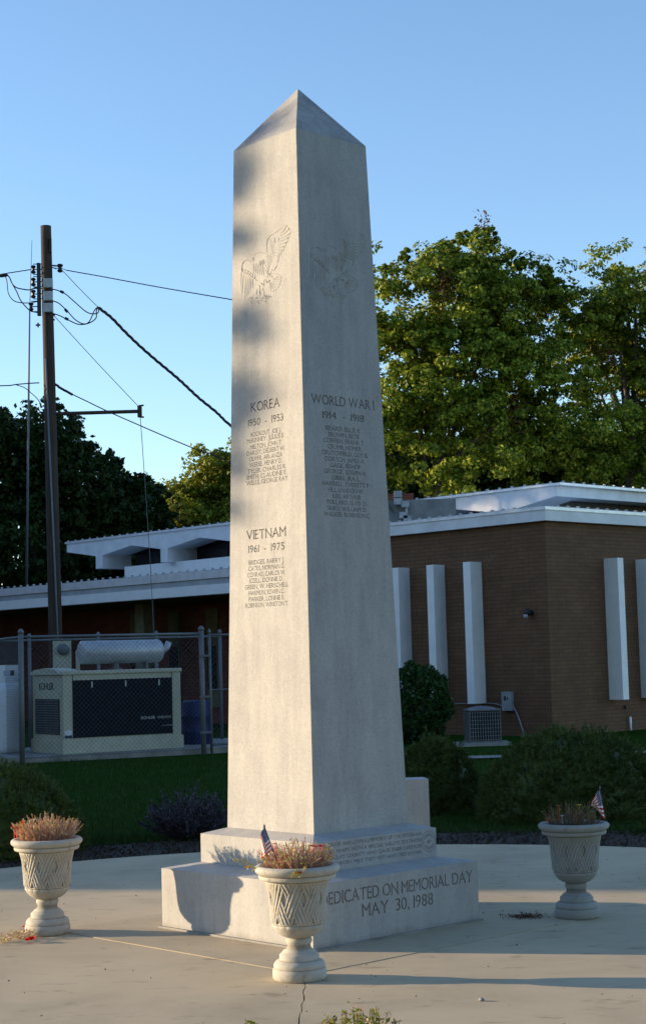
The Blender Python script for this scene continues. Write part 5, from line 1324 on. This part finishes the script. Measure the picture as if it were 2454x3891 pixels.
# right-hand trees
T1 = [blob(*dsp(1120, 690), 54, 215, 190), blob(*dsp(975, 740), 53, 190, 180), blob(*dsp(1140, 620), 54.5, 120, 95), blob(*dsp(960, 880), 53, 200, 200), blob(*dsp(1110, 870), 53.5, 250, 220),
      blob(*dsp(1230, 760), 54.5, 190, 190), blob(*dsp(960, 1030), 53, 190, 190), blob(*dsp(1140, 1050), 53, 260, 190), blob(*dsp(1235, 940), 53, 180, 200)]
tree('hardwood_tree', (atY(*dsp(1010, 1100), 54)[0], 54, 0), T1, 125, 980, .145, 'leaf', 'big green hardwood tree right of the obelisk with a rounded double top', 101, clump=1.25, sub=13, fill=.36, trunk=.26, brown=5, sprigs=[blob(*dsp(*q), 53.5, q2) for q, q2 in (((948, 598), 26), ((912, 632), 28), ((905, 668), 30), ((968, 625), 30), ((1085, 562), 34), ((1115, 553), 34), ((1148, 545), 26), ((1150, 575), 34), ((1195, 600), 34), ((1230, 622), 30), ((1285, 632), 24), ((1290, 660), 30), ((1296, 690), 34), ((1060, 588), 34), ((1010, 618), 34))])
T2 = [blob(*dsp(1480, 700), 56, 200, 170), blob(*dsp(1400, 760), 56, 160, 170), blob(*dsp(1560, 760), 57, 260, 260), blob(*dsp(1440, 900), 56, 170, 110), blob(*dsp(1420, 1030), 55, 230, 150), blob(*dsp(1540, 1040), 56, 230, 190), blob(*dsp(1600, 900), 57, 200, 200)]
tree('hardwood_tree', (atY(*dsp(1500, 1100), 56)[0], 56, 0), T2, 85, 980, .145, 'leaf', 'tall green hardwood tree at the right edge with sky gaps in its crown', 102, clump=1.2, sub=13, fill=.3, trunk=.28, brown=4)
T3 = [blob(*dsp(1200, 1090), 60, 300, 130), blob(*dsp(1400, 1100), 60, 300, 120), blob(*dsp(990, 1110), 60, 280, 110), blob(*dsp(800, 1150), 60, 280, 110), blob(*dsp(1560, 1110), 60, 200, 120)]
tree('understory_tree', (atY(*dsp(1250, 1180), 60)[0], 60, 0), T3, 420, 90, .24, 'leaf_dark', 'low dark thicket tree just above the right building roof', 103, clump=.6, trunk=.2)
# left-hand trees
T4 = [blob(*dsp(90, 1060), 64, 210, 190), blob(*dsp(-30, 1080), 64, 230, 200), blob(*dsp(190, 1130), 64, 160, 150), blob(*dsp(60, 1290), 64, 330, 200), blob(*dsp(240, 1230), 64.5, 160, 160), blob(*dsp(-150, 1200), 64, 300, 300)]
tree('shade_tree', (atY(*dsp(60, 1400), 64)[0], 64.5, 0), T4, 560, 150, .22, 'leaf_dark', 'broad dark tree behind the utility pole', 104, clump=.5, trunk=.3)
T5 = [blob(*dsp(300, 1190), 66, 120, 120), blob(*dsp(345, 1230), 66, 90, 90), blob(*dsp(260, 1300), 66, 200, 130), blob(*dsp(350, 1310), 66, 120, 90)]
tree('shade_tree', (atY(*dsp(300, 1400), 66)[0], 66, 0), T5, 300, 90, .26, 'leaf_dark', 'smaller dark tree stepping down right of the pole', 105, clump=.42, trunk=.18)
T6 = [blob(*dsp(500, 1140), 72, 110, 110), blob(*dsp(440, 1190), 72, 110, 110), blob(*dsp(400, 1230), 71, 80, 80), blob(*dsp(600, 1130), 73, 150, 130), blob(*dsp(480, 1250), 72, 190, 90), blob(*dsp(740, 1150), 73, 200, 120)]
tree('hardwood_tree', (atY(*dsp(510, 1350), 72)[0], 72, 0), T6, 240, 220, .20, 'leaf_lime', 'sunlit yellow green tree seen left of the obelisk above the white roof', 106, clump=.95, trunk=.3)
# holly by the brick wall
r = np.random.default_rng(61); hc = atY(*fz(300, 1310), 33.0); hl = thing('holly_bush', (hc[0], 33.0, 0), 'dense dark green holly bush against the brick wall right of the obelisk', 'bush')
n = 9000; d = unit(r.normal(size=(n, 3))); cl = 1 + .10 * np.sin(d[:, 0] * 9) * np.cos(d[:, 2] * 8 + 1) + r.normal(0, .03, n)
P = d * np.array([.68, .7, .80]) * (cl * r.uniform(.72, 1.0, n) ** .5)[:, None] + np.array([-.12, 0, .70]); P[:, 2] = np.maximum(P[:, 2], 0.02)
quads('foliage', leaves(P, .085, .6, .4, r), 'holly', hl); mb = MB(); mb.tube([(0, 0, -.1), (0, 0, .6)], [.06, .04], 8)
for k in range(7): mb.tube([(0, 0, .2), (.4 * math.cos(k), .4 * math.sin(k), .9)], [.03, .01], 6)
mb.build('trunk', 'bark', hl)

# shade trees to the left, outside the picture: their shadows fall across the plaza and the building
SD = np.array([SUNV.x, SUNV.y]) / math.hypot(SUNV.x, SUNV.y); tanE = math.tan(_el)
def shade_tree(px, py, dist, hgt, rad, seed, label, nc=230):
    """stands so that its shadow points at ground point (px, py), dist metres up-sun"""
    bx, by = px + SD[0] * dist, py + SD[1] * dist; r = random.Random(seed)
    bl = [(bx + r.uniform(-.5, .5) * rad, by + r.uniform(-.5, .5) * rad, hgt * f, rad * r.uniform(.6, .8), rad * r.uniform(.6, .8), hgt * .20) for f in (.25, .38, .5, .62, .76, .80)]
    return tree('row_tree', (bx, by, 0), bl, nc, 50, .34, 'leaf_dark', label, seed, clump=.9, trunk=.3, group='shade trees west of the plaza')
# an overhanging branch of the nearest shade tree dapples the obelisk's left edge
for i, (px, py, dist, hgt, rad) in enumerate([(0, 17.6, 33, 11.0, 3.9), (0, 22, 34, 12.0, 4.2), (0, 28.5, 34, 12.2, 4.2), (2, 35, 36, 13.0, 4.4), (0, 42, 36, 14.6, 4.8), (0, 47.3, 36, 14.6, 3.9), (-8, 60.5, 26, 18, 5.0), (-8, 65.5, 26, 17, 4.4)]):
    shade_tree(px, py, dist, hgt, rad, 300 + i, ['bushy', 'rounded', 'dense', 'broad', 'leafy', 'spreading', 'tallest', 'second tallest'][i] + ' shade tree in the row west of the plaza, %s from the near end' % ['first', 'second', 'third', 'fourth', 'fifth', 'sixth', 'seventh', 'eighth'][i])

near = bpy.data.objects['row_tree']
r = np.random.default_rng(77); nb_ = Vector(near.location); tw = MB(); V = []
for (px, py, rad_, n_) in ((905, 650, .17, 90), (898, 730, .12, 50), (898, 900, .15, 70), (935, 1238, .20, 130), (915, 1480, .22, 120), (900, 1600, .20, 110), (893, 1760, .16, 80), (888, 1930, .12, 40), (905, 505, .2, 90)):
    q = onplane(px, py, -MU * 0.9997 + Z * 0.022, MC - MU * S0 + Z * ZS); c = q + np.array(SUNV) * 19.0
    P = c + unit(r.normal(size=(n_, 3))) * (rad_ * r.uniform(0, 1, n_) ** .5 * .85)[:, None] * np.array([1, 1, 1.1]) - np.array(nb_)
    V.append(leaves(P, .10, .6, .3, r)); e = Vector(c) - nb_; tw.tube([(0, 0, e.z - 1.0), (e.x * .5, e.y * .5, e.z - .5), e[:]], [.05, .02, .004], 5)
quads('overhanging_spray', np.concatenate(V), 'leaf_dark', near); tw.build('branch', 'bark', near)
# added unseen trees behind the viewer, placed to dim the sky's fill light
src = [o for o in bpy.data.objects if o.name.startswith('row_tree') and o.parent is None]
for i, (x, y, s_, nm) in enumerate([(15, -13, 1.5, 'behind the viewer on the right'), (5, -20, 1.5, 'behind the viewer, right of centre'), (-6, -21, 1.6, 'behind the viewer to the left'), (-16, -16, 1.3, 'at the far left behind the viewer'), (11, -19, 1.7, 'behind the viewer, farther right of centre')]):
    o = copy_tree(src[2 + i % 3], (x, y, 0), i * 1.3, 'added sky-blocking tree ' + nm); o.scale = (s_, s_, s_); o['group'] = 'added trees behind the viewer that block low sky'

# added unseen block west of the plaza, sized to shade lawn and far walls
wb = thing('shade_block', (-30, 30, 0), 'added unseen long brick block casting shade from west of the plaza', 'building')
WX0, WX1 = -12.0, 0.0; wb.location = (-27.5, 11.9 + 0.2126 * 27.5, 0); wb.rotation_euler = (0, 0, math.atan2(-0.2126, 1.0)); c_near = 0.0; HB = 9.5
def lbox(nm, mat, x0, x1, y0, y1, z0, z1, parent=wb, uvs=False):
    mb = MB(); mb.box(x0, x1, y0, y1, z0, z1)
    return mb.build(nm, mat, parent, uvfn=(lambda co, nn: (co[1] if abs(nn[0]) > .5 else co[0], co[2])) if uvs else None)
lbox('wall', 'brick_red', WX0, WX1, c_near, c_near + 46, -.1, HB - .3, uvs=True)
lbox('roof', 'fascia', WX0 - .2, WX1 + .2, c_near - .02, c_near + 46.2, HB - .3, HB)
for i in range(14):
    for zf in (1.0, 4.6):
        w_1 = lbox('window', 'white', WX1 + .002, WX1 + .06, c_near + 1.2 + i * 3.2, c_near + 2.7 + i * 3.2, zf, zf + 1.7); lbox('pane', 'darkglass', WX1 + .062, WX1 + .07, c_near + 1.3 + i * 3.2, c_near + 2.6 + i * 3.2, zf + .1, zf + 1.6, parent=w_1)
